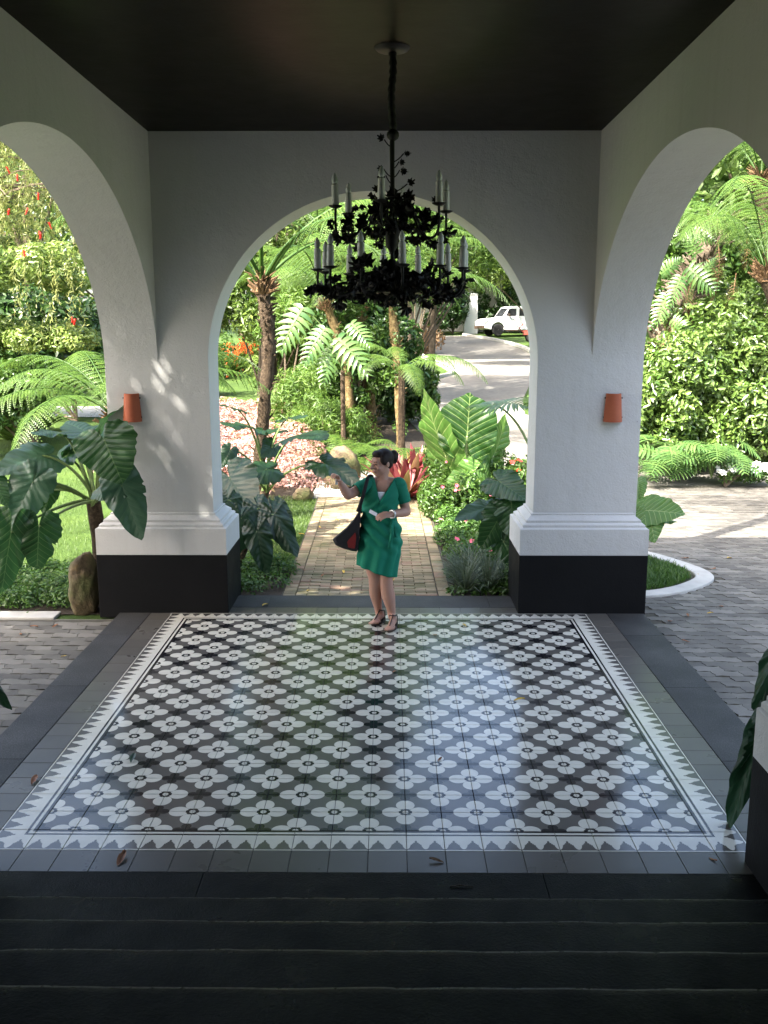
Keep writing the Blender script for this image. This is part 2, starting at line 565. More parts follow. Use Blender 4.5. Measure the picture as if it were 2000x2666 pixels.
# ------------------------------------------------------------------ ground, paths, driveway
def drape(name, rows, m, dz, nx=1, **kw):
    """a sheet on the ground from rows (y, x_left, x_right)"""
    v, f = [], []
    for (y, a, b) in rows:
        for i in range(nx + 1):
            v.append((a + (b - a) * i / nx, y, ground(y) + dz))
    for j in range(len(rows) - 1):
        for i in range(nx):
            q = j * (nx + 1) + i
            f.append((q, q + 1, q + nx + 2, q + nx + 1))
    return tag(inst(name, mesh_np(name, v, f), m), **kw)

drape('lawn', [(-60, -150, 150), (14, -150, 150), (70, -150, 150), (400, -150, 150)], M['lawn'], -.03, 2, kind='structure')
drv = [(-30, -12, 12), (4, -12, 12), (8.6, -12, 12), (8.61, 2.3, 9.4), (11.5, 2.3, 9.6), (14, 2.55, 9.4), (16.0, 2.2, 8.6), (16.6, 2.1, 7.6), (18, 1.5, 6.6),
       (21, .8, 4.4), (24, .4, 3.5), (27.5, .2, 3.9), (31, .4, 4.6), (33.5, 1.9, 5.2), (35, 2.5, 5.5), (38, 2.3, 6.0), (42, 1.7, 6.5), (46, 1.4, 6.6), (50, 1.2, 6.3), (54, 1.0, 5.6), (57.5, .5, 4.4)]
drape('driveway', drv, M['drive'], -.024, 2, kind='structure')
drape('paver_bed', [(-8, 2.45, 9), (14, 2.5, 9.2), (16.0, 2.3, 8.6)], M['joint'], -.020, 1, kind='structure')
drape('paver_bed', [(-8, -8, -2.6), (8.58, -8, -2.6)], M['joint'], -.020, 1, kind='structure')
drape('garden_soil', [(9.28, .66, 2.5), (10.0, .66, 3.2), (11.2, .66, 3.05), (14, .66, 2.5), (17.5, .3, 1.7), (22, -3.6, .6), (27, -3.2, .2), (30, -1.5, .1)], M['soil'], -.012, 2, kind='structure')
drape('bed_soil', [(14.9, -3.6, -1.25), (17, -5.2, -1.2), (19.5, -5.2, -1.3), (22, -5, -3.7), (23.6, -4.6, -3.7)], M['soil'], -.012, 2, kind='structure')
drape('cover_soil', [(8.75, -5.5, -1.14), (10.6, -5.5, -1.14)], M['soil'], -.016, 1, kind='structure')
drape('crossing_path', [(15.0, -1.3, 1.1), (17.2, -1.25, 1.0)], M['kerb'], -.008, 1, kind='structure')
drape('garden_path', [(24.0, -16, -3.2), (26.0, -16, -3.0)], M['kerb'], -.012, 1, kind='structure')
drape('brick_path', [(9.26, -1.14, .66), (14, -1.19, .64), (15.05, -1.2, .63)], M['joint'], -.006, 1, kind='structure')
def kerb(name, pts, w, h, m, **kw):
    """a strip of kerb along a line of ground points"""
    mb = MB()
    v, f = [], []
    P2 = [Vector(p) for p in pts]
    n = len(P2)
    for i, p in enumerate(P2):
        d = (P2[min(i + 1, n - 1)] - P2[max(i - 1, 0)]).normalized()
        q = Vector((-d.y, d.x)) * w / 2
        z = ground(p.y)
        for s, zz in ((-1, z - .08), (-1, z + h), (1, z + h), (1, z - .08)):
            v.append((p.x + q.x * s, p.y + q.y * s, zz))
    for i in range(n - 1):
        for k in range(3):
            f.append((4 * i + k, 4 * i + k + 1, 4 * i + 5 + k, 4 * i + 4 + k))
    f += [(0, 3, 2, 1), (4 * n - 4, 4 * n - 3, 4 * n - 2, 4 * n - 1)]
    mb.add(v, f)
    return mb.build(name, m, None, bevel=.012, **kw)
def smoothline(pts, k=8):
    out = []
    P = [Vector(p) for p in pts]
    for i in range(len(P) - 1):
        a, b, c, d = P[max(i - 1, 0)], P[i], P[i + 1], P[min(i + 2, len(P) - 1)]
        for j in range(k):
            t = j / k
            out.append(.5 * ((2 * b) + (c - a) * t + (2 * a - 5 * b + 4 * c - d) * t * t + (3 * b - a - 3 * c + d) * t ** 3))
    return out + [P[-1]]
kerb('island_kerb', smoothline([(2.42, 12.0), (2.9, 11.65), (3.25, 11.2), (3.48, 10.7), (3.57, 10.35), (3.5, 10.05), (3.2, 9.72), (2.85, 9.5), (2.5, 9.42)]), .2, .015, M['kerb'], kind='structure')
kerb('driveway_kerb', smoothline([(6.55, 40), (6.75, 46), (6.45, 50), (5.7, 54), (4.5, 57.6)]), .25, .1, M['kerb'], kind='structure')
kerb('driveway_kerb', smoothline([(.25, 31), (1.6, 33.4), (2.3, 35), (2.1, 38), (1.5, 42), (1.2, 46)]), .2, .08, M['kerb'], kind='structure')
kerb('driveway_kerb', smoothline([(5.6, 22.3), (3.7, 23.4), (2.9, 24.8)]), .22, .08, M['kerb'], kind='structure')
kerb('garden_kerb', [(-9, 8.72), (-3.25, 8.70)], .22, .0, M['kerb'], kind='structure')

# interlocking pavers
PL, PW = .2275, .115
def paver_poly():
    p = []
    am = .012
    xs = [0, .25, .5, .75, 1]
    wav = [0, am, 0, -am, 0]
    ys_ = [0, .25, .5, .75, 1]
    for i in range(4): p.append((xs[i] * PL, wav[i]))
    for i in range(4): p.append((PL + wav[i] * .9, ys_[i] * PW))
    for i in range(4): p.append((xs[4 - i] * PL, PW + wav[4 - i]))
    for i in range(4): p.append((wav[4 - i] * .9, ys_[4 - i] * PW))
    c = (PL / 2, PW / 2)
    return [((x - c[0]) * .982, (y - c[1]) * .968) for x, y in p]
PP = paver_poly()
def paver_mesh(i, r):
    mb = MB()
    mb.prism(PP, -.05, 0)
    me = mb.mesh('paver', False)
    a = me.attributes.new('rnd', 'FLOAT', 'POINT')
    a.data.foreach_set('value', [r] * len(me.vertices))
    me.materials.append(M['paver'])
    return me
PMESH = [paver_mesh(i, i / 7) for i in range(8)]
def in_frame(x, y, z):
    X = x * math.cos(YAW) + y * math.sin(YAW)
    Y = -x * math.sin(YAW) + y * math.cos(YAW)
    dz = Y * math.cos(PITCH) - (z - CAM_H) * math.sin(PITCH)
    if dz < .3: return False
    u = Y * math.sin(PITCH) + (z - CAM_H) * math.cos(PITCH)
    return abs(FOC * X / dz) < 1010 and abs(FOC * u / dz) < 1345
rp = random.Random(3)
cells = []
def island(x, y):
    if y < 9.35 or x > 3.7: return False
    if y > 12.1: return x < 2.45
    lim = np.interp(y, [9.35, 9.6, 9.8, 10.05, 10.35, 10.7, 11.2, 11.65, 12.0], [2.6, 3.2, 3.42, 3.62, 3.7, 3.62, 3.4, 3.05, 2.55])
    return x < lim
for side in (0, 1):
    x0, x1, y0, y1 = ((-7.4, -2.55, 3.6, 8.62), (2.50, 8.7, 3.0, 15.9))[side]
    for j in range(int((y1 - y0) / PW)):
        for i in range(int((x1 - x0) / PL) + 1):
            x = x0 + (i + (.5 if j % 2 else 0)) * PL
            y = y0 + j * PW
            if x > x1 or (side == 0 and x > -2.54) or (side and island(x, y)): continue
            if side and x < 2.6 and y > 8.5 and y < 9.45: continue
            cells.append((x, y, ground(y) - .012 + rp.uniform(-.003, .003), rp.uniform(-.012, .012), rp.uniform(-.018, .018)))
vis = [c for c in cells if in_frame(c[0], c[1], c[2]) and not (c[0] > 1.7 and c[1] < 4.4) and (c[0] < 0 or c[0] < .41 * c[1] + .3)]
def seen_depth(c): return c[1]
vis.sort(key=seen_depth)
single = set(vis[:300])
beds = [o for o in COL.objects if o.name.startswith('paver_bed')]
rest = {0: MB(), 1: MB()}
rr_ = {0: [], 1: []}
for c in cells:
    x, y, z, a, b = c
    Mx = Matrix.Translation((x, y, z)) @ Euler((a, b, 0)).to_matrix().to_4x4()
    side = 1 if x > 0 else 0
    if c in single:
        inst('paver', rp.choice(PMESH), None, beds[0 if side else 1], Mx)
    else:
        rest[side].prism(PP, -.05, 0, Mx)
        rr_[side] += [rp.random()] * (2 * len(PP))
for s in (0, 1):
    me = rest[s].mesh('paver')
    a = me.attributes.new('rnd', 'FLOAT', 'POINT')
    a.data.foreach_set('value', rr_[s])
    inst('paver_field', me, M['paver'], beds[0 if s else 1])['kind'] = 'stuff'

# brick path: square edging blocks and long thin bricks between them
def brick_mesh(w, d, r):
    mb = MB()
    mb.box((-w / 2, -d / 2, -.05), (w / 2, d / 2, 0))
    me = mb.mesh('brick', False, .004, 1)
    a = me.attributes.new('rnd', 'FLOAT', 'POINT')
    a.data.foreach_set('value', [r] * len(me.vertices))
    me.materials.append(M['brick'])
    return me
BLONG = [brick_mesh(.2225, .062, (i + .5) / 10) for i in range(10)]
BSQ = [brick_mesh(.128, .124, (i + .5) / 8) for i in range(8)]
BHALF = [brick_mesh(.108, .062, (i + .5) / 6) for i in range(6)]
bpath = COL.objects['brick_path']
bl = []
y = 9.30
j = 0
while y < 15.0:
    sh = -.01 * (y - 9.3)
    x = -.985 + sh
    if j % 2:
        bl.append((x + .057, y, 'h'))
        x += .1142
    for q in range(6):
        bl.append((x + .114, y, 'l'))
        x += .2285
    if not j % 2: bl.append((x + .057, y, 'h'))
    y += .0685
    j += 1
y = 9.335
while y < 15.0:
    sh = -.01 * (y - 9.3)
    bl.append((-1.055 + sh, y, 's'))
    bl.append((.575 + sh, y, 's'))
    y += .134
bl.sort(key=lambda q: q[1])
restb, restr = MB(), []
for n, (x, y, k) in enumerate(bl):
    g0 = ground(y)
    z = g0 + .012 + rp.uniform(-.004, .004)
    Mx = Matrix.Translation((x, y, z)) @ Euler((rp.uniform(-.02, .02), rp.uniform(-.02, .02), rp.uniform(-.02, .02))).to_matrix().to_4x4()
    ms = {'l': BLONG, 's': BSQ, 'h': BHALF}[k]
    if n < 300:
        inst('brick', rp.choice(ms), None, bpath, Mx)
    else:
        w, d = {'l': (.2225, .062), 's': (.128, .124), 'h': (.108, .062)}[k]
        restb.box((-w / 2, -d / 2, -.05), (w / 2, d / 2, 0), Mx)
        restr += [rp.random()] * 8
me = restb.mesh('brick')
a = me.attributes.new('rnd', 'FLOAT', 'POINT')
a.data.foreach_set('value', restr)
inst('brick_field', me, M['brick'], bpath)['kind'] = 'stuff'

# ------------------------------------------------------------------ porch
XL, XR, YF, TH, ZC = -2.17, 1.88, 8.76, .5, 4.43
porch = empty('entrance_porch', (-.15, 6.5, 0), 'white plastered porch with three arches round the patterned tile floor', 'porch')
def arch_wall(mp, s0, s1, sa, sb, zt, arch, n=110, z0=0.0):
    """a wall along s with an arch from sa to sb; mp(s, z, k) gives the place on face k (0 inner, 1 outer)"""
    mb = MB()
    pts = []
    for i in range(n + 1):
        c = -math.cos(math.pi * i / n)
        s = sa + (sb - sa) * (c + 1) / 2
        pts.append((s, arch(s)))
    def quad(a, b, c, d): mb.add([a, b, c, d], [(0, 1, 2, 3)])
    for k in (0, 1):
        if sa > s0 + 1e-4: quad(mp(s0, z0, k), mp(sa, z0, k), mp(sa, zt, k), mp(s0, zt, k))
        if s1 > sb + 1e-4: quad(mp(sb, z0, k), mp(s1, z0, k), mp(s1, zt, k), mp(sb, zt, k))
        for i in range(n):
            (a, za), (b, zb) = pts[i], pts[i + 1]
            quad(mp(a, za, k), mp(b, zb, k), mp(b, zt, k), mp(a, zt, k))
    for i in range(n):
        (a, za), (b, zb) = pts[i], pts[i + 1]
        quad(mp(a, za, 0), mp(a, za, 1), mp(b, zb, 1), mp(b, zb, 0))
    if sa > s0 + 1e-4:
        quad(mp(sa, z0, 0), mp(sa, z0, 1), mp(sa, pts[0][1], 1), mp(sa, pts[0][1], 0))
        quad(mp(s0, z0, 0), mp(s0, z0, 1), mp(s0, zt, 1), mp(s0, zt, 0))
    if s1 > sb + 1e-4:
        quad(mp(sb, z0, 0), mp(sb, z0, 1), mp(sb, pts[-1][1], 1), mp(sb, pts[-1][1], 0))
        quad(mp(s1, z0, 0), mp(s1, z0, 1), mp(s1, zt, 1), mp(s1, zt, 0))
    quad(mp(s0, zt, 0), mp(s1, zt, 0), mp(s1, zt, 1), mp(s0, zt, 1))
    me = mb.mesh('arch_wall')
    b = bmesh.new(); b.from_mesh(me)
    bmesh.ops.remove_doubles(b, verts=b.verts, dist=1e-4)
    bmesh.ops.recalc_face_normals(b, faces=b.faces)
    b.to_mesh(me); b.free()
    return me
R0, C0 = 1.5375, -.1625
def front_arch(s): return 2.38 + math.sqrt(max(0, R0 * R0 - (s - C0) ** 2))
def side_arch(b, zs):
    def fn(y):
        q = abs(y - 6.51) / 2.25
        n = 1.9 if y > 6.51 else 2.05
        return zs + b * max(0, 1 - q ** n) ** (1 / n)
    return fn
ZT = 4.50
inst('front_wall', arch_wall(lambda s, z, k: (s, YF + TH * k, z), XL - TH, XR + TH - .02, C0 - R0, C0 + R0, ZT, front_arch), M['plaster'], porch)
inst('side_wall', arch_wall(lambda s, z, k: (XL - TH * k, s, z), -4.0, YF, 4.26, YF, ZT, side_arch(1.59, 2.36)), M['plaster'], porch)
inst('side_wall', arch_wall(lambda s, z, k: (XR + (TH - .02) * k, s, z), -4.0, YF, 4.26, YF, ZT, side_arch(1.52, 2.39)), M['plaster'], porch)
MB().box((XL, -4, ZC), (XR, YF, ZC + .06)).build('ceiling', M['ceiling'], porch)
MB().box((XL - TH - .1, -4.3, ZT), (XR + TH + .1, YF + TH + .1, ZT + .45)).build('roof', M['plaster'], porch)
MB().box((XL - TH, -4.3, 0), (XR + TH, -4.0, ZT)).build('back_wall', M['black'], porch)  # unseen; made black to keep bounced light off the upper walls
PROF = [(.138, .575), (.138, .826), (.130, .832), (.108, .840), (.108, .862), (.098, .870), (.075, .880), (.075, .902), (.052, .920), (.020, .945), (.022, .958), (.003, .966)]
def plinth(x0, x1, y0, y1, keep=(1, 1, 1, 1)):
    def ring(o, z): return [(x0 - o * keep[0], y0 - o * keep[1], z), (x1 + o * keep[2], y0 - o * keep[1], z), (x1 + o * keep[2], y1 + o * keep[3], z), (x0 - o * keep[0], y1 + o * keep[3], z)]
    mb = MB()
    v = []
    for o, z in PROF: v += ring(o, z)
    f = []
    for i in range(len(PROF) - 1):
        for k in range(4): f.append((4 * i + k, 4 * i + (k + 1) % 4, 4 * i + 4 + (k + 1) % 4, 4 * i + 4 + k))
    f.append((3, 2, 1, 0))
    mb.add(v, f)
    mb.build('plinth', M['plaster'], porch)
    o = .140
    MB().box((x0 - o * keep[0], y0 - o * keep[1], -.05), (x1 + o * keep[2], y1 + o * keep[3], .573)).build('base_band', M['black'], porch, bevel=.006)
plinth(XL - TH, C0 - R0, YF, YF + TH)
plinth(C0 + R0, XR + TH - .06, YF, YF + TH)
plinth(XL - TH, XL, -3.9, 4.26, (1, 0, .6, .5))
plinth(XR, XR + TH, -3.9, 4.26, (.5, 0, 1, .5))
# unseen black sheets added behind the piers to cut bounced light
MB().box((XL, -4, 0), (XL + .03, 4.1, ZC - .002)).build('bounce_absorber', M['black'], porch)
MB().box((XR - .03, -4, 0), (XR, 4.1, ZC - .002)).build('bounce_absorber', M['black'], porch)

# floor
floor = MB().box((-2.62, 3.8, -.2), (2.45, 9.26, -.006)).build('porch_floor', M['grout'], kind='structure')
def tile_mesh(nm, w, d, m, bev=.0015):
    mb = MB()
    mb.box((-w / 2, -d / 2, -.02), (w / 2, d / 2, 0))
    me = mb.mesh(nm, False, bev, 1)
    me.materials.append(m)
    return me
tm = tile_mesh('floor_tile', TS - .003, TS - .003, M['print'])
back = MB()
for j in range(21):
    for i in range(20):
        x, y = CX0 + (i + .5) * TS, CY0 + (j + .5) * TS
        if j < 15:
            inst('floor_tile', tm, None, floor, Matrix.Translation((x, y, random.uniform(-.0004, .0004))) @ Euler((random.uniform(-.001, .001), random.uniform(-.001, .001), 0)).to_matrix().to_4x4())
        else:
            back.box((x - TS / 2 + .0015, y - TS / 2 + .0015, -.02), (x + TS / 2 - .0015, y + TS / 2 - .0015, 0))
back.build('floor_tile_field', M['print'], floor, kind='stuff')
gm = tile_mesh('plain_tile', TS - .003, TS - .003, M['greytile'])
spots = [(CX0 + (i + .5) * TS, CY0 - TS / 2) for i in range(-1, 21)] + [(CX0 + (i + .5) * TS, CY1 + TS / 2) for i in range(-1, 21)]
spots += [(CX0 - TS / 2, CY0 + (j + .5) * TS) for j in range(21)] + [(CX1 + TS / 2, CY0 + (j + .5) * TS) for j in range(21)]
for x, y in spots:
    inst('plain_tile', gm, None, floor, Matrix.Translation((x, y, random.uniform(-.0004, .0004))))
def slabs(x0, x1, y0, y1, along, n, m=None):
    for i in range(n):
        if along == 'y':
            d = (y1 - y0) / n
            bx = ((x0, y0 + i * d + .001, -.1), (x1, y0 + (i + 1) * d - .001, .001))
        else:
            d = (x1 - x0) / n
            bx = ((x0 + i * d + .001, y0, -.1), (x0 + (i + 1) * d - .001, y1, .001))
        MB().box(*bx).build('granite_slab', m or M['granite'], floor, bevel=.005, seg=2)
slabs(-2.615, -2.314, 4.213, 9.2, 'y', 4)
slabs(2.092, 2.45, 4.213, 9.2, 'y', 4)
slabs(-2.312, 2.09, 8.813, 9.22, 'x', 4)
slabs(-2.615, 2.45, 3.79, 4.21, 'x', 3, M['step'])
# steps up to the house, seen from the top
steps = empty('entrance_steps', (-.15, 3.8, 0), kind='structure')
for k in range(1, 7):
    y1 = 3.79 - .4 * (k - 1)
    z = .16 * k
    y0 = y1 - .43 if k < 6 else -4.0
    v = []
    prof = [(y0, z - .16), (y0, z), (y1 - .060, z), (y1 - .036, z - .004), (y1 - .016, z - .013), (y1 - .004, z - .027), (y1, z - .045), (y1 - .006, z - .058), (y1 - .03, z - .066), (y1 - .03, z - .16)]
    n = len(prof)
    mb = MB()
    NXS = 60
    for i in range(NXS + 1):
        x = -2.02 + i * 3.75 / NXS
        wob = .003 * noise.noise((x * 2.3, k * 7.1, 0)) + .003 * noise.noise((x * 9, k * 3.1, 5))
        v += [(x, a + (wob * 1.4 if 2 <= q <= 8 else 0), b + (wob * .7 if 2 <= q <= 5 else 0)) for q, (a, b) in enumerate(prof)]
    f = []
    for i in range(NXS):
        for q in range(n):
            f.append((i * n + q, i * n + (q + 1) % n, (i + 1) * n + (q + 1) % n, (i + 1) * n + q))
    mb.add(v, f)
    st = mb.build('step', M['step'], steps, smooth=True)
    st.data.materials.append(M['nosing'])
    for p_ in st.data.polygons:
        if min(st.data.vertices[q].co.y for q in p_.vertices) > y1 - .045 and min(st.data.vertices[q].co.z for q in p_.vertices) > z - .06: p_.material_index = 1
# unseen main house; left wing raised to block sun, right kept low for sky
house = empty('main_house', (-10, 3, -.05), 'unseen white walled main house with a dark roof, wings sized for sun and sky light', 'house')
MB().box((-7.4, -9, -.05), (XL - TH - .003, 3.95, 8.3)).build('house_wall', M['plaster'], house)
MB().box((XR + TH + .003, -9, -.05), (6.5, 2.0, 4.6)).build('house_wall', M['plaster'], house)
MB().box((-7.7, -9.3, 8.3), (XL - TH + .3, 4.1, 8.7)).build('roof', M['black'], house)
MB().box((XR + TH, -9.3, 4.6), (6.8, 2.2, 4.95)).build('roof', M['black'], house)
# terracotta wall lamps
t = NT('terracotta')
g = t.obj()
t.pr(t.mix(t.noise(g, 9, 6, .65), (.25, .055, .025), (.42, .12, .055)), .7, .3)
t.bump(t.noise(g, 40, 5), .3, .004)
def wall_lamp(px, label):
    c = A(px, 880, YF)
    e = empty('wall_lamp', (c.x, YF, c.z), label, 'wall lamp', 'wall lamps on the far columns')
    mb = MB()
    n, hh = 16, .132
    v, f = [], []
    for k, (r, z) in enumerate(((.088, -hh), (.070, hh), (.058, hh), (.076, -hh))):
        for i in range(n + 1):
            w = math.pi * i / n
            v.append((c.x - r * math.cos(w), YF - .002 - r * 1.15 * math.sin(w), c.z + z))
    for k in range(4):
        for i in range(n):
            a, b = k * (n + 1) + i, ((k + 1) % 4) * (n + 1) + i
            f.append((a, a + 1, b + 1, b))
    mb.add(v, f)
    mb.build('lamp_shade', t.m, e, smooth=True)
    for s, z in ((-1, .09), (1, .09), (-1, -.09), (1, -.09)):
        r = .082 - .03 * (z + .09)
        MB().tube([(c.x + s * (r - .006), YF - .012, c.z + z), (c.x + s * (r + .008), YF - .012, c.z + z)], .006, 8).build('screw', M['black'], e)
wall_lamp(286, 'sunlit orange terracotta lamp on the column beside the large green leaf')
wall_lamp(1324, 'shaded brown terracotta lamp on the column beside the tall hedge')
# ------------------------------------------------------------------ foliage builders
def unit(v): return v / np.maximum(np.linalg.norm(v, axis=1, keepdims=True), 1e-9)
def cloud_arrays(blobs, n, size, asp=.42, seed=0, shell=.22, up=.3, tilt=.7, droop=0., low=-1.0, hexa=False):
    R = np.random.default_rng(seed)
    B = np.array(blobs, dtype=float)
    ar = (B[:, 3] * B[:, 4] + B[:, 3] * B[:, 5] + B[:, 4] * B[:, 5])
    k = R.choice(len(B), size=n, p=ar / ar.sum())
    d = unit(R.normal(size=(n, 3)))
    d[:, 2] = np.where(d[:, 2] < low, -d[:, 2], d[:, 2])
    rf = 1 - np.abs(R.normal(size=(n, 1))) * shell
    p = B[k, :3] + d * B[k, 3:6] * rf
    nn = unit(d + np.array([0, 0, up]) + tilt * R.normal(size=(n, 3)))
    a = unit(np.cross(nn, R.normal(size=(n, 3))))
    a = a + np.array([0, 0, -droop])
    a = unit(a - nn * np.sum(a * nn, 1, keepdims=True))
    b = np.cross(nn, a)
    L = (size * R.uniform(.65, 1.3, (n, 1)))
    w = L * asp
    hue = R.uniform(0, 1, len(B))
    rnd = np.clip(.6 * R.uniform(0, 1, n) + .4 * hue[k], 0, 1)
    if hexa:
        v = np.stack([p - a * L * .5, p - a * L * .12 + b * w * .5 + nn * w * .16, p + a * L * .22 + b * w * .36 + nn * w * .12, p + a * L * .5 - nn * L * .08,
                      p + a * L * .22 - b * w * .36 + nn * w * .12, p - a * L * .12 - b * w * .5 + nn * w * .16], 1).reshape(-1, 3)
        i = np.arange(n)[:, None] * 6
        f = np.concatenate([i + np.array([[0, 3, 2, 1]]), i + np.array([[0, 5, 4, 3]])])
        return v, f, np.repeat(rnd, 6)
    v = np.stack([p - a * L * .5, p + b * w * .5 + nn * w * .2, p + a * L * .5, p - b * w * .5 + nn * w * .2], 1).reshape(-1, 3)
    i = np.arange(n)[:, None] * 4
    f = np.concatenate([i + np.array([[0, 2, 1]]), i + np.array([[0, 3, 2]])])
    return v, f, np.repeat(rnd, 4)
def cloud(name, blobs, n, size, **kw):
    v, f, r = cloud_arrays(blobs, n, size, **kw)
    return mesh_np(name, v, f, False, r)
def clumps(c, r, n, rc, seed, flat=1.0, low=-.5):
    """n small clumps spread through the ellipsoid (c, r)"""
    R = random.Random(seed)
    out = []
    while len(out) < n:
        d = Vector((R.gauss(0, 1), R.gauss(0, 1), R.gauss(0, 1))).normalized()
        if d.z < low: continue
        q = R.uniform(.55, 1.0)
        s = rc * R.uniform(.65, 1.35)
        out.append((c[0] + d.x * r[0] * q, c[1] + d.y * r[1] * q, c[2] + d.z * r[2] * q, s, s, s * flat))
    return out

def frond_mesh(name, L, npin, W, npl, e0=.9, arch=1.9, droop=.5, pw=.22, bare=.14, seed=0, rach=.014, fwd=.35, cup=0.0):
    R = random.Random(seed)
    N = 40
    pos, tan = [Vector((0, 0, 0))], []
    bend = R.uniform(-.15, .15)
    for i in range(N + 1):
        s = i / N
        th = e0 - arch * s ** 1.25
        ph = bend * s
        t = Vector((math.cos(th) * math.cos(ph), math.cos(th) * math.sin(ph), math.sin(th)))
        tan.append(t)
        pos.append(pos[-1] + t * L / N)
    def at(s):
        q = s * N
        i = min(int(q), N - 1)
        return pos[i].lerp(pos[i + 1], q - i), tan[i]
    V, F, Q = [], [], []
    def add(v, f, r):
        b = len(V)
        V.extend(v)
        F.extend([[q + b for q in g_] for g_ in f])
        Q.extend([r] * len(v))
    # rachis
    mb = MB()
    mb.tube([at(i / 14)[0] for i in range(15)], [rach * (1 - .8 * i / 14) for i in range(15)], 4, False)
    add([tuple(p) for p in mb.v], [list(q) for q in mb.f], .05)
    for i in range(npin):
        s = bare + (1 - bare) * ((i + .5) / npin) ** .92
        q = (s - bare) / (1 - bare)
        l = W * min(1, .35 + q * 3.2) * (1 - q ** 2.2) ** .75 + .02
        P, T = at(s)
        up = Vector((0, 0, 1))
        S = T.cross(up).normalized()
        Nn = S.cross(T).normalized()
        for sd in (-1, 1):
            r = R.uniform(0, 1)
            f_ = fwd + R.uniform(-.1, .1) + q * .35
            D0 = (S * sd + T * f_ + Nn * cup).normalized()
            dr = droop * R.uniform(.7, 1.3)
            def pin(t): return P + D0 * (l * t) + Vector((0, 0, -1)) * (l * dr * t * t)
            m_ = max(3, int(npl * (l / W) ** .7))
            prev = None
            w0 = rach * .25
            for j in range(m_):
                t = .03 + .95 * (j + .5) / m_
                c = pin(t)
                tg = (pin(t + .02) - pin(t - .02)).normalized()
                # pinnule across the pinna, in its plane
                nb = (Nn - tg * Nn.dot(tg)).normalized()
                sidev = tg.cross(nb)
                pl = pw * W * (1 - t ** 2.5) * min(1, .55 + t * 2) * .5 * (.55 + .45 * l / W)
                wd = .5 * l * .95 / m_
                for s2 in (-1, 1):
                    d2 = (sidev * s2 + tg * .45 - nb * .12).normalized()
                    e = c + d2 * pl
                    add([tuple(c - tg * wd * .8), tuple(c + d2 * pl * .55 - tg * wd * .62 + nb * wd * .25), tuple(e), tuple(c + d2 * pl * .45 + tg * wd * .85 + nb * wd * .25)], [[0, 1, 2, 3]], min(1, max(0, r * .6 + R.uniform(0, .4))))
                if prev is not None:
                    add([tuple(prev - nb * w0), tuple(prev + nb * w0), tuple(c + nb * w0), tuple(c - nb * w0)], [[0, 1, 2, 3]], .1)
                prev = c
    return mesh_np(name, V, F, False, Q)

def ear_mesh(seed, wave=.03, fold=.12, curl=.22, tear=0, lobe=.46, cp=None):
    R = random.Random(seed)
    cp = cp or [(0, 1.0), (8, .93), (18, .79), (32, .655), (48, .575), (65, .535), (85, .52), (105, .515), (125, .52), (142, lobe + .02), (156, lobe - .03), (167, lobe - .14), (174, .1)]
    ang, rad_ = zip(*cp)
    NA, NR = 44, 9
    ph = [R.uniform(0, 6.28) for _ in range(4)]
    tears = [(R.uniform(25, 150) * R.choice([-1, 1]), R.uniform(.12, .3), R.uniform(2.5, 5)) for _ in range(tear)]
    V, F, UV, Q = [], [], [], []
    angs = [-174 + 348 * i / (2 * NA) for i in range(2 * NA + 1)]
    for a in angs:
        r = np.interp(abs(a), ang, rad_)
        r *= 1 + .022 * math.sin(a * .31 + ph[0]) + .02 * math.sin(a * .13 + ph[1])
        if abs(a) > 6: r *= 1 - .03 * abs(math.sin(a * .16 + ph[2])) ** 3
        for (ta, td, tw) in tears:
            if abs(a - ta) < tw: r *= 1 - td * (1 - abs(a - ta) / tw)
        for j in range(NR + 1):
            q = j / NR
            x, y = r * q * math.cos(rad(a)), r * q * math.sin(rad(a))
            z = fold * abs(y) * (1 - .5 * q) - curl * (max(x, 0) ** 2 * .55 + y * y * .9 + (.4 * x * x if x < 0 else 0))
            z += wave * q ** 2 * math.sin(a * .115 + ph[3]) + .45 * wave * q ** 3 * math.sin(a * .27 + ph[0])
            vq = (x - .55 * abs(y) ** .8) * 7.5 + 6
            z += .0035 * (abs(vq - math.floor(vq) - .5) - .25) * min(1, q * 2) * min(1, abs(y) * 8)
            V.append((x, y, z))
            UV.append((x, y))
            Q.append(.5)
    n = NR + 1
    for i in range(2 * NA):
        for j in range(NR):
            F.append((i * n + j, i * n + j + 1, (i + 1) * n + j + 1, (i + 1) * n + j))
    return mesh_np('leaf', V, F, True, Q, UV)
EARS = {}
_round = []
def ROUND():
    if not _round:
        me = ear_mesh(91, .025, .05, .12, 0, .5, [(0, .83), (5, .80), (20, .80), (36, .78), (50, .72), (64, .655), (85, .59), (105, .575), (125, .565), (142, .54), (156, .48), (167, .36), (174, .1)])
        me.materials.append(M['taro_shade'])
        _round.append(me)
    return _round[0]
def ears(mk):
    if mk not in EARS:
        out = []
        for s in range(5):
            me = ear_mesh(11 + s * 3, .028 + .014 * (s % 3), .1 + .05 * (s % 2), .15 + .12 * (s % 4), (0, 2, 1, 3, 0)[s] if mk != 'ear_lit' else 0)
            me.materials.append(M[mk])
            out.append(me)
        EARS[mk] = out
    return EARS[mk]
def frame(x, zhint):
    x = Vector(x).normalized()
    z = Vector(zhint)
    z = (z - x * z.dot(x))
    z = z.normalized() if z.length > 1e-4 else x.orthogonal().normalized()
    y = z.cross(x)
    return Matrix((x, y, z)).transposed()
def place_leaf(root, me, at, tip, nh, wid, name='leaf', label=None, thick=1.0):
    d = tip - at
    L = d.length
    Mx = Matrix.Translation(at) @ frame(d, nh).to_4x4() @ Matrix.Diagonal((L, L * wid, L * thick, 1))
    o = inst(name, me, None, root, Mx)
    if label: o['label'] = label
    return o
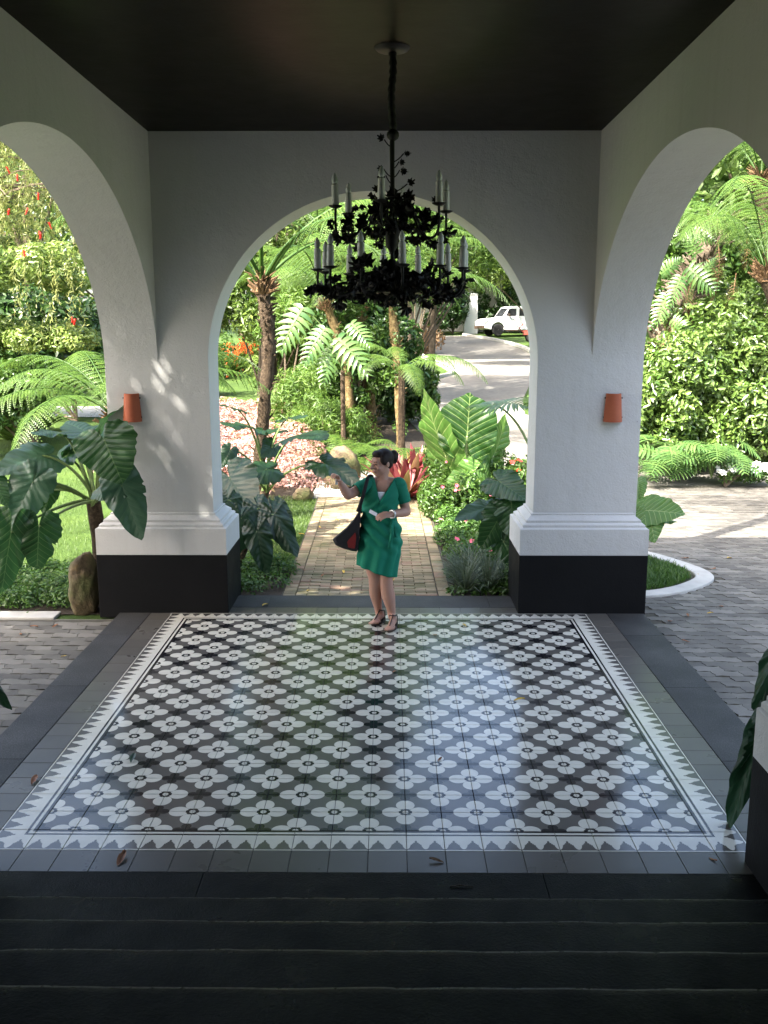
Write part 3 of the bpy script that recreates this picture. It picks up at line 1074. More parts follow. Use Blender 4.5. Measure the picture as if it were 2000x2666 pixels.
def bez(a, b, c, n=8):
    return [a * (1 - t) ** 2 + b * 2 * t * (1 - t) + c * t * t for t in [i / n for i in range(n + 1)]]
CAMP = Vector((0, 0, CAM_H))
def petiole(root, a, c, r0, r1, m, sag=.25, n=8):
    mid = a.lerp(c, .5)
    mid = Vector((a.x * .6 + c.x * .4, a.y * .6 + c.y * .4, max(a.z, c.z) * .55 + mid.z * .45 + sag * .3))
    MB().tube(bez(a, mid, c, n), [r0 + (r1 - r0) * i / n for i in range(n + 1)], 6).build('petiole', m, root, smooth=True)
def ear_plant(name, label, base, crown, leaves, mk='ear', pm='petiole', stem_r=.06, group=None, cat='plant', pr=(.02, .009), bark='fernbark'):
    """leaves: (attach px,py,D, tip px,py,D, normal hint, width, mesh index)"""
    root = empty(name, base, label, cat, group)
    if stem_r:
        pts = bez(Vector(base), Vector(base).lerp(crown, .5) + Vector((.03, .02, 0)), crown, 6)
        MB().tube([p + Vector((random.uniform(-.01, .01), random.uniform(-.01, .01), 0)) for p in pts], [stem_r * (1.1 - .25 * i / 6) for i in range(7)], 9).build('stem', M[bark], root, smooth=True)
    for q in leaves:
        at, tip = A(*q[0]), A(*q[1])
        nh = q[2]
        if nh == 'cam': nh = CAMP - at
        elif nh == 'up': nh = Vector((0, -.15, 1))
        elif nh == 'upcam': nh = (CAMP - at).normalized() + Vector((0, 0, .8))
        elif nh == 'away': nh = at - CAMP
        me = ROUND() if q[4] == 5 else ears(q[5] if len(q) > 5 else mk)[q[4] % 5]
        place_leaf(root, me, at, tip, nh, q[3])
        petiole(root, crown + Vector((random.uniform(-.04, .04), random.uniform(-.04, .04), random.uniform(-.06, .03))), at, pr[0], pr[1], M[pm])
    return root

def split_mesh(seed, nl=9, L=1.0, wid=.5, lw=.055, droop=.35, sweep=.5):
    """a pinnately cut leaf: a midrib with long narrow lobes each side"""
    R = random.Random(seed)
    V, F, Q = [], [], []
    def add(v, f, r):
        b = len(V); V.extend(v); F.extend([[q + b for q in g_] for g_ in f]); Q.extend([r] * len(v))
    def mid(t): return Vector((L * t, 0, .12 * t - droop * t * t * L))
    for i in range(8):
        a, b = mid(-.05 + i / 8), mid(-.05 + (i + 1) / 8)
        w = .035 * (1 - i / 9)
        add([tuple(a + Vector((0, -w, .006))), tuple(b + Vector((0, -w, .006))), tuple(b + Vector((0, w, .006))), tuple(a + Vector((0, w, .006)))], [[0, 1, 2, 3]], .9)
    for i in range(nl):
        t = -.02 + .95 * (i / (nl - 1)) ** .95
        l = wid * (1 - (abs(t - .3) / .75) ** 1.6) + .08
        for sd in (-1, 1):
            r = R.uniform(0, 1)
            sw = -.35 + (t + .05) * (sweep + .75) + R.uniform(-.08, .08)
            d = Vector((sw, sd, .1)).normalized()
            p0 = mid(t)
            K = 5
            pts = []
            for k in range(K + 1):
                q = k / K
                p = p0 + d * l * q + Vector((.16 * l * q * q, 0, -droop * .9 * l * q * q))
                w = lw * (.75 + .6 * math.sin(math.pi * min(1, q * .85 + .12))) * (1 - q ** 4) + .002
                tg = Vector((-d.y, d.x, 0)).normalized() * (1 if sd < 0 else -1)
                pts.append((p - Vector((1, 0, 0)) * w + Vector((0, 0, .02 * w)), p, p + Vector((1, 0, 0)) * w))
            v, f = [], []
            for a in pts: v += [tuple(a[0]), tuple(a[1] + Vector((0, 0, -.012))), tuple(a[2])]
            for k in range(K):
                q = 3 * k
                ff = [[q, q + 3, q + 4, q + 1], [q + 1, q + 4, q + 5, q + 2]]
                if sd > 0: ff = [list(reversed(z)) for z in ff]
                f += ff
            add(v, f, r)
    return mesh_np('leaf', V, F, True, Q)

def rosette_mesh(name, n, L, w, seed, arch=1.6, e=(.5, 1.35), seg=5, fold=.25):
    R = np.random.default_rng(seed)
    V, F, Q = [], [], []
    for i in range(n):
        az = R.uniform(0, 6.283)
        th0 = R.uniform(*e)
        l = L * R.uniform(.65, 1.1)
        p = np.array([math.cos(az), math.sin(az), 0]) * R.uniform(0, .05) * L
        b = len(V)
        r = R.uniform(0, 1)
        for k in range(seg + 1):
            t = k / seg
            th = th0 - arch * t * t * R.uniform(.8, 1.2) * .6
            dv = np.array([math.cos(az) * math.cos(th), math.sin(az) * math.cos(th), math.sin(th)])
            sv = np.array([-math.sin(az), math.cos(az), 0])
            ww = w * (.55 + .8 * t * (1 - t) * 2) * (1 - t ** 5) * .5 + w * .01
            nv = np.cross(dv, sv)
            V += [p - sv * ww - nv * ww * fold, p.copy(), p + sv * ww - nv * ww * fold]
            Q += [r, r * .9, r]
            p = p + dv * l / seg
        for k in range(seg):
            q = b + 3 * k
            F += [[q, q + 3, q + 4, q + 1], [q + 1, q + 4, q + 5, q + 2]]
    return mesh_np(name, V, F, True, Q)

def trunk_mb(pts, r, n=10, rough=.12, seed=0, stubs=0, stub_l=.08, sb=.8):
    R = random.Random(seed)
    mb = MB()
    P = smoothline(pts, 6)
    N = len(P)
    rs = [r[0] + (r[1] - r[0]) * i / (N - 1) for i in range(N)]
    rs = [q * (1 + R.uniform(-rough, rough)) for q in rs]
    mb.tube(P, rs, n)
    for i in range(stubs):
        k = R.uniform(.0, 1) ** sb
        q = k * (N - 2)
        j = int(q)
        p = P[j].lerp(P[j + 1], q - j)
        az = R.uniform(0, 6.28)
        d = Vector((math.cos(az), math.sin(az), R.uniform(.2, 1.4))).normalized()
        rr = rs[j]
        a = p + Vector((math.cos(az), math.sin(az), 0)) * rr * .8
        mb.tube([a, a + d * stub_l * R.uniform(.5, 1.4)], [rr * .22, rr * .08], 5)
    return mb

def tree_fern(name, label, pts, r, fronds, n, scale, m='fernbark', seed=0, stubs=60, el=(-.35, .35), az0=0.0, skip=None, group='tree ferns in the garden', cat='tree fern', sb=.8):
    R = random.Random(seed)
    root = empty(name, pts[0], label, cat, group)
    trunk_mb(pts, r, 10, .14, seed, stubs, r[0] * 1.0, sb).build('trunk', M[m], root, smooth=True)
    top = Vector(pts[-1])
    # crown heart: brown scaly base
    trunk_mb([tuple(top - Vector((0, 0, .15))), tuple(top + Vector((0, 0, .12)))], (r[1] * 1.15, r[1] * .5), 9, .2, seed, 90, r[1] * 1.5).build('crown', M['heart'], root, smooth=True)
    for i in range(n):
        az = az0 + 2 * math.pi * (i + R.uniform(-.3, .3)) / n
        if skip and skip(az): continue
        s = scale * R.uniform(.82, 1.12)
        e = R.uniform(*el)
        Mx = Matrix.Translation(top + Vector((math.cos(az), math.sin(az), 0)) * r[1] * .6 + Vector((0, 0, R.uniform(0, .12)))) @ Euler((R.uniform(-.2, .2), -e, az)).to_matrix().to_4x4() @ Matrix.Diagonal((s, s, s, 1))
        inst('frond', R.choice(fronds), None, root, Mx)
    return root
def scatter_strands(name, starts, seed, l=(.8, 1.8), leaf=.085, step=.035, asp=.13):
    R = np.random.default_rng(seed)
    P, Aa, Rn = [], [], []
    for s in starts:
        L = R.uniform(*l)
        n = int(L / step)
        t = np.linspace(0, 1, n)
        az = R.uniform(0, 6.28)
        out = R.uniform(.05, .4)
        p = np.stack([s[0] + math.cos(az) * out * np.sqrt(t) + .05 * np.sin(t * 9 + az), s[1] + math.sin(az) * out * np.sqrt(t), s[2] - L * t ** 1.15], 1)
        P.append(p + R.normal(size=p.shape) * .015)
        Aa.append(unit(R.normal(size=p.shape) * .55 + np.array([0, 0, -.8])))
        Rn.append(np.clip(R.uniform(0, .6) + R.uniform(0, .4, n), 0, 1))
    P, Aa, Rn = np.concatenate(P), np.concatenate(Aa), np.concatenate(Rn)
    n = len(P)
    b = unit(np.cross(Aa, R.normal(size=Aa.shape)))
    L = leaf * R.uniform(.7, 1.3, (n, 1))
    v = np.stack([P, P + Aa * L * .5 + b * L * asp * .5, P + Aa * L, P + Aa * L * .5 - b * L * asp * .5], 1).reshape(-1, 3)
    f = np.arange(n)[:, None] * 4 + np.array([[0, 1, 2, 3]])
    return mesh_np(name, v, f, False, np.repeat(Rn, 4))
def blades(name, pts, h, w, seed, lean=.5):
    """grass blades, one quad each"""
    R = np.random.default_rng(seed)
    pts = np.asarray(pts, dtype=float)
    n = len(pts)
    az = R.uniform(0, 6.283, n)
    d = np.stack([np.cos(az), np.sin(az), np.zeros(n)], 1)
    sv = np.stack([-np.sin(az), np.cos(az), np.zeros(n)], 1)
    H = (h * R.uniform(.5, 1.3, (n, 1)))
    tip = pts + d * H * R.uniform(.1, lean * 2, (n, 1)) + np.array([0, 0, 1]) * H
    m_ = (pts + tip) / 2 + np.array([0, 0, .12]) * H
    v = np.stack([pts - sv * w * .5, m_ - sv * w * .4, tip, m_ + sv * w * .4], 1).reshape(-1, 3)
    f = np.arange(n)[:, None] * 4 + np.array([[0, 1, 2, 3]])
    return mesh_np(name, v, f, False, np.repeat(R.uniform(0, 1, n), 4))
def flowers(root, spots, me_list, s=(.7, 1.2), name='flower'):
    R = random.Random(len(spots))
    for p in spots:
        q = R.uniform(*s)
        Mx = Matrix.Translation(p) @ Euler((R.uniform(.1, 1.0), R.uniform(-.5, .5), 0)).to_matrix().to_4x4() @ Matrix.Scale(q, 4)
        inst(name, R.choice(me_list), None, root, Mx)
def flower_mesh(r, n, m, seed=0):
    mb = MB()
    for i in range(n):
        a = 2 * math.pi * i / n
        c, s = math.cos(a), math.sin(a)
        p = lambda x, y, z: (x * c - y * s, x * s + y * c, z)
        mb.add([p(0, 0, 0), p(r * .55, -r * .42, r * .15), p(r, 0, r * .1), p(r * .55, r * .42, r * .15)], [(0, 1, 2, 3)])
    me = mb.mesh('flower')
    me.materials.append(m)
    return me
# ------------------------------------------------------------------ plants
FR = [frond_mesh('frond', 2.3, 24, .42, 15, .95, 1.75, .55, .24, .16, s) for s in (1, 2, 3)]
FRBIG = [frond_mesh('frond', 3.0, 24, .72, 24, 1.0, 1.9, .75, .17, .14, s + 20) for s in (1, 2)]
FRS = [frond_mesh('frond', .95, 18, .17, 8, 1.05, 1.7, .3, .3, .1, s + 40, .006) for s in (1, 2)]
FRDEAD = [frond_mesh('frond', 1.3, 14, .2, 8, .2, 1.5, .8, .2, .2, 77)]
for l_, mk in ((FR, 'fern'), (FRBIG, 'fern'), (FRS, 'fern'), (FRDEAD, 'dead')):
    for me in l_: me.materials.append(M[mk])
def gz(p): return Vector((p[0], p[1], ground(p[1])))
M['heart'] = plain('scaly_fern_heart', (.13, .075, .035), .9, .5, 30, .5)
FRT = [frond_mesh('frond', 2.9, 24, .5, 18, 1.0, 1.7, .6, .22, .30, s + 60, .030) for s in (1, 2)]
for me in FRT: me.materials.append(M['fern'])
# tree ferns
def tf(label, px, D, r, n, scale, m, seed, stubs=50, fr=None, el=(-.3, .3), vine=0, **kw):
    pts = [A(*px[0], D)]
    pts[0].z = ground(D) - .1
    pts += [A(x, y, D) for x, y in px[1:]]
    root = tree_fern('tree_fern', label, pts, r, fr or FR, n, scale, m, seed, stubs, el, **kw)
    if vine:
        R = random.Random(seed + 500)
        P = smoothline(pts, 6)
        bl = []
        for i in range(vine):
            p = P[R.randrange(2, len(P) - 2)]
            az = R.uniform(0, 6.28)
            q = R.uniform(.06, .12)
            bl.append((p.x + r[0] * math.cos(az), p.y + r[0] * math.sin(az), p.z + R.uniform(-.1, .1), q, q, q * 2.2))
        inst('climber', cloud('climber', bl, vine * 45, .085, seed=seed, asp=.5, droop=.5, shell=.3), M['bush'], root)['kind'] = 'stuff'
    return root
tf('dark shaggy trunked tree fern standing alone in front of the lawn', [(556, 1090), (560, 1000), (571, 880), (581, 745), (575, 680), (566, 612)], 13.5, (.082, .105), 9, 1.0, 'fernbark', 1, 120, FRT, el=(-.3, .15), sb=.28)
tf('lichen covered tree fern directly left of the driveway, straight golden trunk', [(866, 885), (862, 830), (856, 750), (849, 690), (848, 640)], 19.0, (.095, .085), 13, 1.05, 'palebark', 2, 60, vine=16)
tf('leaning tree fern with pale spotted trunk in the middle clump', [(758, 888), (753, 830), (743, 764), (727, 715), (703, 655)], 19.5, (.10, .09), 12, 1.05, 'palebark', 3, 60, vine=14)
tf('mossy orange tree fern trunk between the two pale spotted trunks', [(806, 885), (797, 830), (788, 780), (776, 700), (772, 660)], 20.5, (.13, .10), 12, 1.1, 'palebark', 4, 80, vine=22)
tf('thin tree fern beside the white pillar across the driveway', [(932, 745), (935, 700), (938, 645), (945, 560), (955, 520)], 30, (.10, .09), 12, 1.35, 'bark', 5, 20)
tree_fern('tree_fern', 'tall tree fern rising out of the kerbed island behind the right column', [(2.62, 10.75, -.1), (2.6, 10.75, 2.5), (2.66, 10.8, 5.6)], (.12, .1), FRBIG, 13, 1.0, 'fernbark', 26, 40, (-.2, .2))
tf('tall tree fern behind the clump with its crown above the chandelier', [(700, 800), (698, 700), (690, 600), (685, 520)], 24.0, (.12, .09), 13, 1.25, 'bark', 27, 20)
tf('second tall tree fern behind the clump, right of the chandelier stem', [(880, 800), (885, 700), (890, 600), (900, 520)], 25.5, (.12, .09), 13, 1.25, 'bark', 28, 20)
tf('low tree fern hidden behind the left column with arching fronds over the lawn', [(262, 1010), (260, 950), (252, 905)], 13.0, (.12, .12), 15, 1.0, 'fernbark', 6, 30, el=(-.35, .25))
tf('big tree fern hanging broad fronds over the hedge', [(1690, 1000), (1692, 850), (1690, 720), (1660, 590)], 16.9, (.16, .15), 12, 1.0, 'fernbark', 7, 80, FRBIG, (-.1, .35))
tf('tall tree fern rising behind the broad hanging fronds', [(1668, 900), (1665, 700), (1655, 500), (1645, 385)], 19.5, (.16, .14), 11, 1.0, 'fernbark', 8, 80, FRBIG, (-.1, .3))
# low fern with one long frond reaching over the driveway
r_ = empty('fern', gz(A(868, 880, 17.2)), 'low fern reaching one long frond out over the driveway', 'fern')
cr = A(868, 800, 17.2)
MB().tube([r_.location, cr], [.07, .06], 8).build('stem', M['fernbark'], r_, smooth=True)
for az, e, s in ((.05, -.35, .80), (.5, -.2, .6), (-.5, -.4, .62), (2.6, -.2, .6), (-2.3, -.3, .6), (1.7, 0, .6), (-1.4, -.5, .65), (3.6, .1, .6)):
    inst('frond', FR[0 if s > .7 else 1], None, r_, Matrix.Translation(cr) @ Euler((0, -e, az)).to_matrix().to_4x4() @ Matrix.Scale(s, 4))
def fern_clump(px, py, D, label, n=9, s=1.0, seed=0, fr=None, group='ferns in the garden bed', lift=.12):
    R = random.Random(seed)
    p = A(px, py, D)
    p.z = ground(D)
    e = empty('fern', p, label, 'fern', group)
    for i in range(n):
        az = 6.283 * (i + R.uniform(-.3, .3)) / n
        q = s * R.uniform(.75, 1.15)
        inst('frond', R.choice(fr or FRS), None, e, Matrix.Translation(p + Vector((0, 0, lift))) @ Euler((R.uniform(-.2, .2), R.uniform(-.1, .5), az)).to_matrix().to_4x4() @ Matrix.Scale(q, 4))
    return e
for px, py, D, s, lab in ((790, 948, 16.2, 1.15, 'bright fern beside the red strap leaved plant'), (735, 930, 17.2, 1.1, 'fern between the round rock and the palm trunks'), (835, 925, 16.8, 1.2, 'fern at the foot of the golden trunk'),
                          (700, 905, 18.5, 1.1, 'fern at the left edge of the centre clump'), (770, 905, 17.8, 1.2, 'fern in front of the mossy orange trunk'), (640, 880, 19.5, 1.2, 'feathery fern at the lawn corner of the clump')):
    fern_clump(px, py, D, lab, 10, s, int(px))
fern_clump(150, 1190, 9.3, 'small dark fern between the boulder and the left elephant ear', 8, .55, 5, None)
# soft feathery bush, dark bush masses of the middle clump
def bush(name, label, cat, blobs, n, size, m, trunk=True, group=None, at=None, **kw):
    c = Vector(blobs[0][:3])
    base = Vector((c.x, c.y, ground(c.y)))
    if at: base = Vector((at[0], at[1], ground(at[1])))
    e = empty(name, base, label, cat, group)
    me = cloud('crown', blobs, n, size, **kw)
    inst('crown', me, M[m], e)
    if trunk:
        mb = MB()
        for b in blobs[:5]:
            mb.tube(bez(base, base.lerp(Vector(b[:3]), .5) + Vector((0, 0, .15)), Vector(b[:3]), 5), [.035, .03, .027, .024, .02, .012], 6)
        mb.build('stem', M['bark'], e, smooth=True)
    return e
c = A(655, 830, 19.5)
bush('feathery_shrub', 'soft feathery green shrub at the left of the centre clump', 'shrub', clumps((c.x, 19.6, .95), (.75, .6, .85), 30, .3, 3), 9000, .13, 'fern', asp=.16, droop=.3, shell=.4, seed=4)
c = A(690, 800, 20.3)
bush('feathery_shrub', 'feathery bamboo like shrub under the leaning trunk', 'shrub', clumps((c.x, 20.3, 1.3), (.7, .5, 1.1), 26, .3, 5), 7000, .15, 'bush', asp=.14, droop=.4, shell=.4, seed=6)
c = A(790, 760, 22)
bush('dark_shrub', 'dense dark leafy shrub behind the middle tree fern trunks', 'shrub', clumps((c.x, 22.2, 1.9), (1.2, .7, 1.9), 40, .42, 7), 11000, .2, 'dark_bush', asp=.4, seed=8, hexa=True)
c = A(905, 780, 22.5)
bush('dark_shrub', 'shaded shrub just right of the golden trunk', 'shrub', clumps((c.x - .25, 22.8, 1.3), (.55, .5, 1.25), 18, .35, 9), 5000, .17, 'bush', asp=.4, seed=10)
c = A(640, 690, 25)
bush('green_shrub', 'light green shrub behind the lawn and the lone tree fern', 'shrub', clumps((c.x, 26.5, 2.4), (1.5, .9, 1.9), 40, .45, 11), 9000, .2, 'tree', asp=.3, seed=12)
# pale cut leaves
SPL = [split_mesh(s, 9, 1.0, .42, .042, .45) for s in (1, 2, 3)]
SPN = [split_mesh(s + 5, 10, 1.0, .5, .034, .35, .3) for s in (1, 2)]
for me in SPL: me.materials.append(M['pale_split'])
SPD = [split_mesh(s + 9, 11, 1.0, .55, .04, .25, .6) for s in (1, 2)]
for me in SPD: me.materials.append(M['ear'])
for me in SPN: me.materials.append(M['pale_split'])
def split_plant(name, label, base, crown, lv, meshes, group=None, m='petiole', r=.016):
    e = empty(name, base, label, 'plant', group)
    if (Vector(crown) - Vector(base)).length > .12:
        MB().tube(bez(Vector(base), Vector(base).lerp(crown, .5), Vector(crown), 4), [.05, .05, .045, .045, .04], 8).build('stem', M['fernbark'], e, smooth=True)
    for i, (a, t_, nh, w) in enumerate(lv):
        at, tip = A(*a), A(*t_)
        if nh == 'cam': nh = CAMP - at
        elif nh == 'upcam': nh = (CAMP - at).normalized() + Vector((0, 0, .7))
        elif nh == 'up': nh = Vector((0, -.1, 1))
        place_leaf(e, meshes[i % len(meshes)], at, tip, nh, w)
        petiole(e, Vector(crown), at, r, r * .6, M[m])
    return e
split_plant('split_leaf_plant', 'plant with long pale slotted leaves in the centre clump', gz(A(742, 885, 17.8)), A(740, 800, 17.8),
            [((700, 712, 17.2), (655, 772, 16.9), 'upcam', .8), ((733, 733, 17.2), (797, 797, 16.9), 'upcam', .8), ((652, 668, 17.6), (603, 745, 17.2), 'upcam', .8), ((760, 700, 17.6), (800, 740, 17.4), 'upcam', .9), ((715, 760, 17.3), (700, 820, 17.0), 'cam', .8)], SPL)
split_plant('philodendron', 'dark cut leaf philodendron leaning out from behind the right column', gz((1.75, 10.4)), A(1160, 1010, 10.4),
            [((1068, 874, 10.9), (1142, 868, 10.6), (0, -.35, 1), 1.15), ((1066, 874, 10.9), (1030, 868, 11.2), (0, -.35, 1), 1.2)], SPD)
# elephant ears
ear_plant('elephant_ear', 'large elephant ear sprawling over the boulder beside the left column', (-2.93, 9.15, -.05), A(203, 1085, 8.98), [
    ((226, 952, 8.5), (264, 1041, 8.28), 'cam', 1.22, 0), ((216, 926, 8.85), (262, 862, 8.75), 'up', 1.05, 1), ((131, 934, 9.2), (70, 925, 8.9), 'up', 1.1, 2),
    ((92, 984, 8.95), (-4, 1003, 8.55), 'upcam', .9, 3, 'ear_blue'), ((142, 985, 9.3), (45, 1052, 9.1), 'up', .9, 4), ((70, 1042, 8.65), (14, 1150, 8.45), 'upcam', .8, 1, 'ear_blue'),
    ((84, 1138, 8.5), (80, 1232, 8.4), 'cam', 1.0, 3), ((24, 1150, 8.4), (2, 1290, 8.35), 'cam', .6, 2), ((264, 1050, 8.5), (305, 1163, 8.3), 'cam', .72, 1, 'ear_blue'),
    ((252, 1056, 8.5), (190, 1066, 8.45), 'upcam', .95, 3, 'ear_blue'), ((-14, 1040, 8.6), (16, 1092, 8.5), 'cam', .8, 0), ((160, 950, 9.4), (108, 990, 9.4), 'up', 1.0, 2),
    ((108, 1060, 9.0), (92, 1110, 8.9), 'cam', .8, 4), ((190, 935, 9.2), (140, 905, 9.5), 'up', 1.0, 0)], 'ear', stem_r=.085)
ear_plant('elephant_ear', 'elephant ear with shaded drooping leaves round the lone tree fern trunk', (-1.9, 12.3, -.05), A(575, 1052, 12.2), [
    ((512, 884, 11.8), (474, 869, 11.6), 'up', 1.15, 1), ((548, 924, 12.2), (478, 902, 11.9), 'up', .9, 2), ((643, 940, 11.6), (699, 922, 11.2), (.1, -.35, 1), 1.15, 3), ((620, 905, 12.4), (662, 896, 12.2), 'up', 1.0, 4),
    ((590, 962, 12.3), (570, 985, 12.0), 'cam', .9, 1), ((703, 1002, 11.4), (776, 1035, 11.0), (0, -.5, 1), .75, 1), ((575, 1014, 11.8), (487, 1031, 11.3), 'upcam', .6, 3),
    ((497, 1032, 10.8), (546, 1102, 10.3), 'cam', .95, 0), ((497, 972, 11.5), (478, 1006, 11.3), 'cam', .8, 3), ((600, 930, 12.5), (560, 935, 12.3), 'up', .9, 0)], 'ear_shade', stem_r=.07)
ear_plant('elephant_ear', 'low shaded elephant ear at the edge of the brick path', (-1.85, 10.15, -.05), A(540, 1165, 10.15), [
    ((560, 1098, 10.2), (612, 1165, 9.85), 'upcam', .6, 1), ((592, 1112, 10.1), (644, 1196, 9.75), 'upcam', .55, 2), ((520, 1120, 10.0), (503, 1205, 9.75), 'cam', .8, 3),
    ((555, 1150, 9.9), (578, 1238, 9.65), 'cam', .65, 1), ((600, 1092, 10.4), (634, 1135, 10.2), 'upcam', .6, 0), ((492, 1080, 10.1), (484, 1140, 9.85), 'cam', .9, 2), ((535, 1100, 10.3), (575, 1120, 10.0), 'upcam', .7, 3)], 'ear_shade', stem_r=.045)
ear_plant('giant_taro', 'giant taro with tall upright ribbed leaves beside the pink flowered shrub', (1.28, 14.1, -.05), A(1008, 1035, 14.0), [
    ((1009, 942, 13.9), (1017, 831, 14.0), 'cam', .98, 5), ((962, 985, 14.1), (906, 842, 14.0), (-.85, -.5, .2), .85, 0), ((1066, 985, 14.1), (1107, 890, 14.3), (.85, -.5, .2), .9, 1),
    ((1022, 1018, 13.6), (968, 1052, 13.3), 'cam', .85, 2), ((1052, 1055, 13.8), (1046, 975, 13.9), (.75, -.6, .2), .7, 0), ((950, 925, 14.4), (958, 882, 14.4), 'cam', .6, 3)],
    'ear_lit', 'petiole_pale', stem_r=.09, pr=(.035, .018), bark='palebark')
ear_plant('elephant_ear', 'shaded elephant ear growing against the inside of the right column', (1.42, 10.1, -.05), A(1105, 1130, 10.0), [
    ((1078, 1040, 10.1), (1136, 1076, 9.75), 'upcam', .95, 0), ((1050, 1096, 10.0), (985, 1116, 9.7), 'upcam', .6, 1, 'ear_blue'), ((1082, 1112, 9.85), (1042, 1180, 9.65), 'cam', .9, 3),
    ((1105, 1092, 9.85), (1110, 1162, 9.6), 'cam', 1.0, 2), ((1088, 1172, 9.75), (1120, 1232, 9.55), 'cam', .8, 1)], 'ear', stem_r=.05)
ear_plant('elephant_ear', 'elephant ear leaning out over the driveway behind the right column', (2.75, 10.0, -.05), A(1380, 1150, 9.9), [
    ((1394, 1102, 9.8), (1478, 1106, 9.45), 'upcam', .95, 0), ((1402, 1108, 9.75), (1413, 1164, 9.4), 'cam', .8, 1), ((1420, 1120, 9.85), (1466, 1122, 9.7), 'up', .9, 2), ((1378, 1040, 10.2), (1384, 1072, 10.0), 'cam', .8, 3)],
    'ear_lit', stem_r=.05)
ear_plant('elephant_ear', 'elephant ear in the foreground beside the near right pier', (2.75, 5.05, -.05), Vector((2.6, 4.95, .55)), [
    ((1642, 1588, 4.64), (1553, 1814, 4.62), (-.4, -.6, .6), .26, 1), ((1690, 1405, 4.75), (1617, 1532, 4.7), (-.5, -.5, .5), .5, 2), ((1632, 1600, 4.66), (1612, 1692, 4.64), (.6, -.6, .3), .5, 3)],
    'ear_shade', stem_r=.05, pr=(.012, .007))
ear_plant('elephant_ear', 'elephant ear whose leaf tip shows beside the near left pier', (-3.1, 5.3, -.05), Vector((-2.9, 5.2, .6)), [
    ((-40, 1462, 5.0), (25, 1532, 4.95), 'cam', .4, 1), ((-120, 1420, 5.2), (-60, 1500, 5.1), 'cam', .7, 2)], 'ear_shade', stem_r=.05, pr=(.016, .009))
# rocks
def rock(name, label, c, r, seed, m='boulder', group=None):
    b = bmesh.new()
    bmesh.ops.create_icosphere(b, subdivisions=4, radius=1)
    for v in b.verts:
        q = v.co.copy()
        k = 1 + .22 * noise.noise(q * 1.3 + Vector((seed, 0, 0))) + .10 * noise.noise(q * 3.1 + Vector((0, seed, 0))) + .04 * noise.noise(q * 8 + Vector((0, 0, seed)))
        v.co = Vector((q.x * r[0], q.y * r[1], q.z * r[2])) * k
    me = bpy.data.meshes.new(name)
    b.to_mesh(me); b.free()
    me.polygons.foreach_set('use_smooth', np.ones(len(me.polygons), dtype=bool))
    o = inst(name, me, M[m])
    o.location = c
    return tag(o, label, 'rock', group)
rock('boulder', 'upright brown mossy boulder beside the black base of the left column', (-3.02, 8.86, .2), (.155, .17, .34), 3)
c = A(737, 985, 15.9)
rock('boulder', 'round boulder half buried in the pink speckled bed', (c.x, 15.9, .36), (.31, .34, .38), 8)
rock('stone', 'small pale stone at the far left corner of the brick path', (-1.42, 14.95, .08), (.16, .12, .12), 5)
# pink speckled bed
R_ = random.Random(12)
bl_ = []
for i in range(120):
    y = R_.uniform(15.3, 22)
    x = R_.uniform(-4.9, -1.35) if y < 19 else R_.uniform(-5.2, -2.4)
    if (x - c.x) ** 2 + (y - 15.9) ** 2 < .3: continue
    h = .28 + .30 * min(1, (y - 15.2) / 2.5) + R_.uniform(-.05, .1)
    bl_.append((x, y, ground(y) + h * .45, .42, .42, h * .75))
for x in (-1.9, -1.5, -1.15): bl_.append((x, 15.25 + .1 * x, ground(15) + .12, .25, .2, .2))
tag(inst('flower_bed', cloud('flower_bed', bl_, 34000, .085, seed=21, asp=.5, up=.7, shell=.12, low=-.1), M['pinkbed']), 'bed of white and pink speckled low plants left of the path', 'flower bed', kind='stuff')
# lilies and rosettes
def rosettes(name, label, cat, spots, me, m, group, s=(.85, 1.15), fl=None, labels=None):
    R = random.Random(len(label))
    me.materials.append(M[m])
    for i, (x, y) in enumerate(spots):
        e = empty(name, (x, y, ground(y)), labels[i] if labels else label, cat, group)
        q = R.uniform(*s)
        inst('leaves' if name != 'spider_plant' else 'leaf', me, None, e, Matrix.Translation((x, y, ground(y))) @ Euler((0, 0, R.uniform(0, 6))).to_matrix().to_4x4() @ Matrix.Scale(q, 4))
        if fl:
            for k in range(fl[0]):
                az, rr, hh = R.uniform(0, 6.28), R.uniform(0, .35), R.uniform(.75, 1.15)
                p = Vector((x + rr * math.cos(az), y + rr * math.sin(az), ground(y)))
                inst('flower', fl[1], None, e, Matrix.Translation(p) @ Euler((R.uniform(-.2, .2), R.uniform(-.2, .2), az)).to_matrix().to_4x4() @ Matrix.Scale(hh, 4))
mb = MB()
mb.tube([(0, 0, 0), (0, 0, .8), (.02, 0, 1.0)], [.012, .012, .02], 5)
stalk = mb
for i in range(10):
    az = i * 2.4
    z = .72 + .035 * i
    d = Vector((math.cos(az), math.sin(az), .6)) * .13
    mb.add([(0, 0, z), tuple(Vector((0, 0, z)) + d * .6 + Vector((0, 0, .04))), tuple(Vector((0, 0, z)) + d * 1.1), tuple(Vector((0, 0, z)) + d * .6 - Vector((0, 0, .03)))], [(0, 1, 2, 3)])
redspike = mb.mesh('flower')
redspike.materials.append(M['orange'])
lily = rosette_mesh('leaves', 46, 1.15, .1, 31, 1.7)
px_ = [(487, 822, 33.5), (505, 812, 34), (530, 800, 36), (552, 797, 36.5), (572, 798, 36.5)]
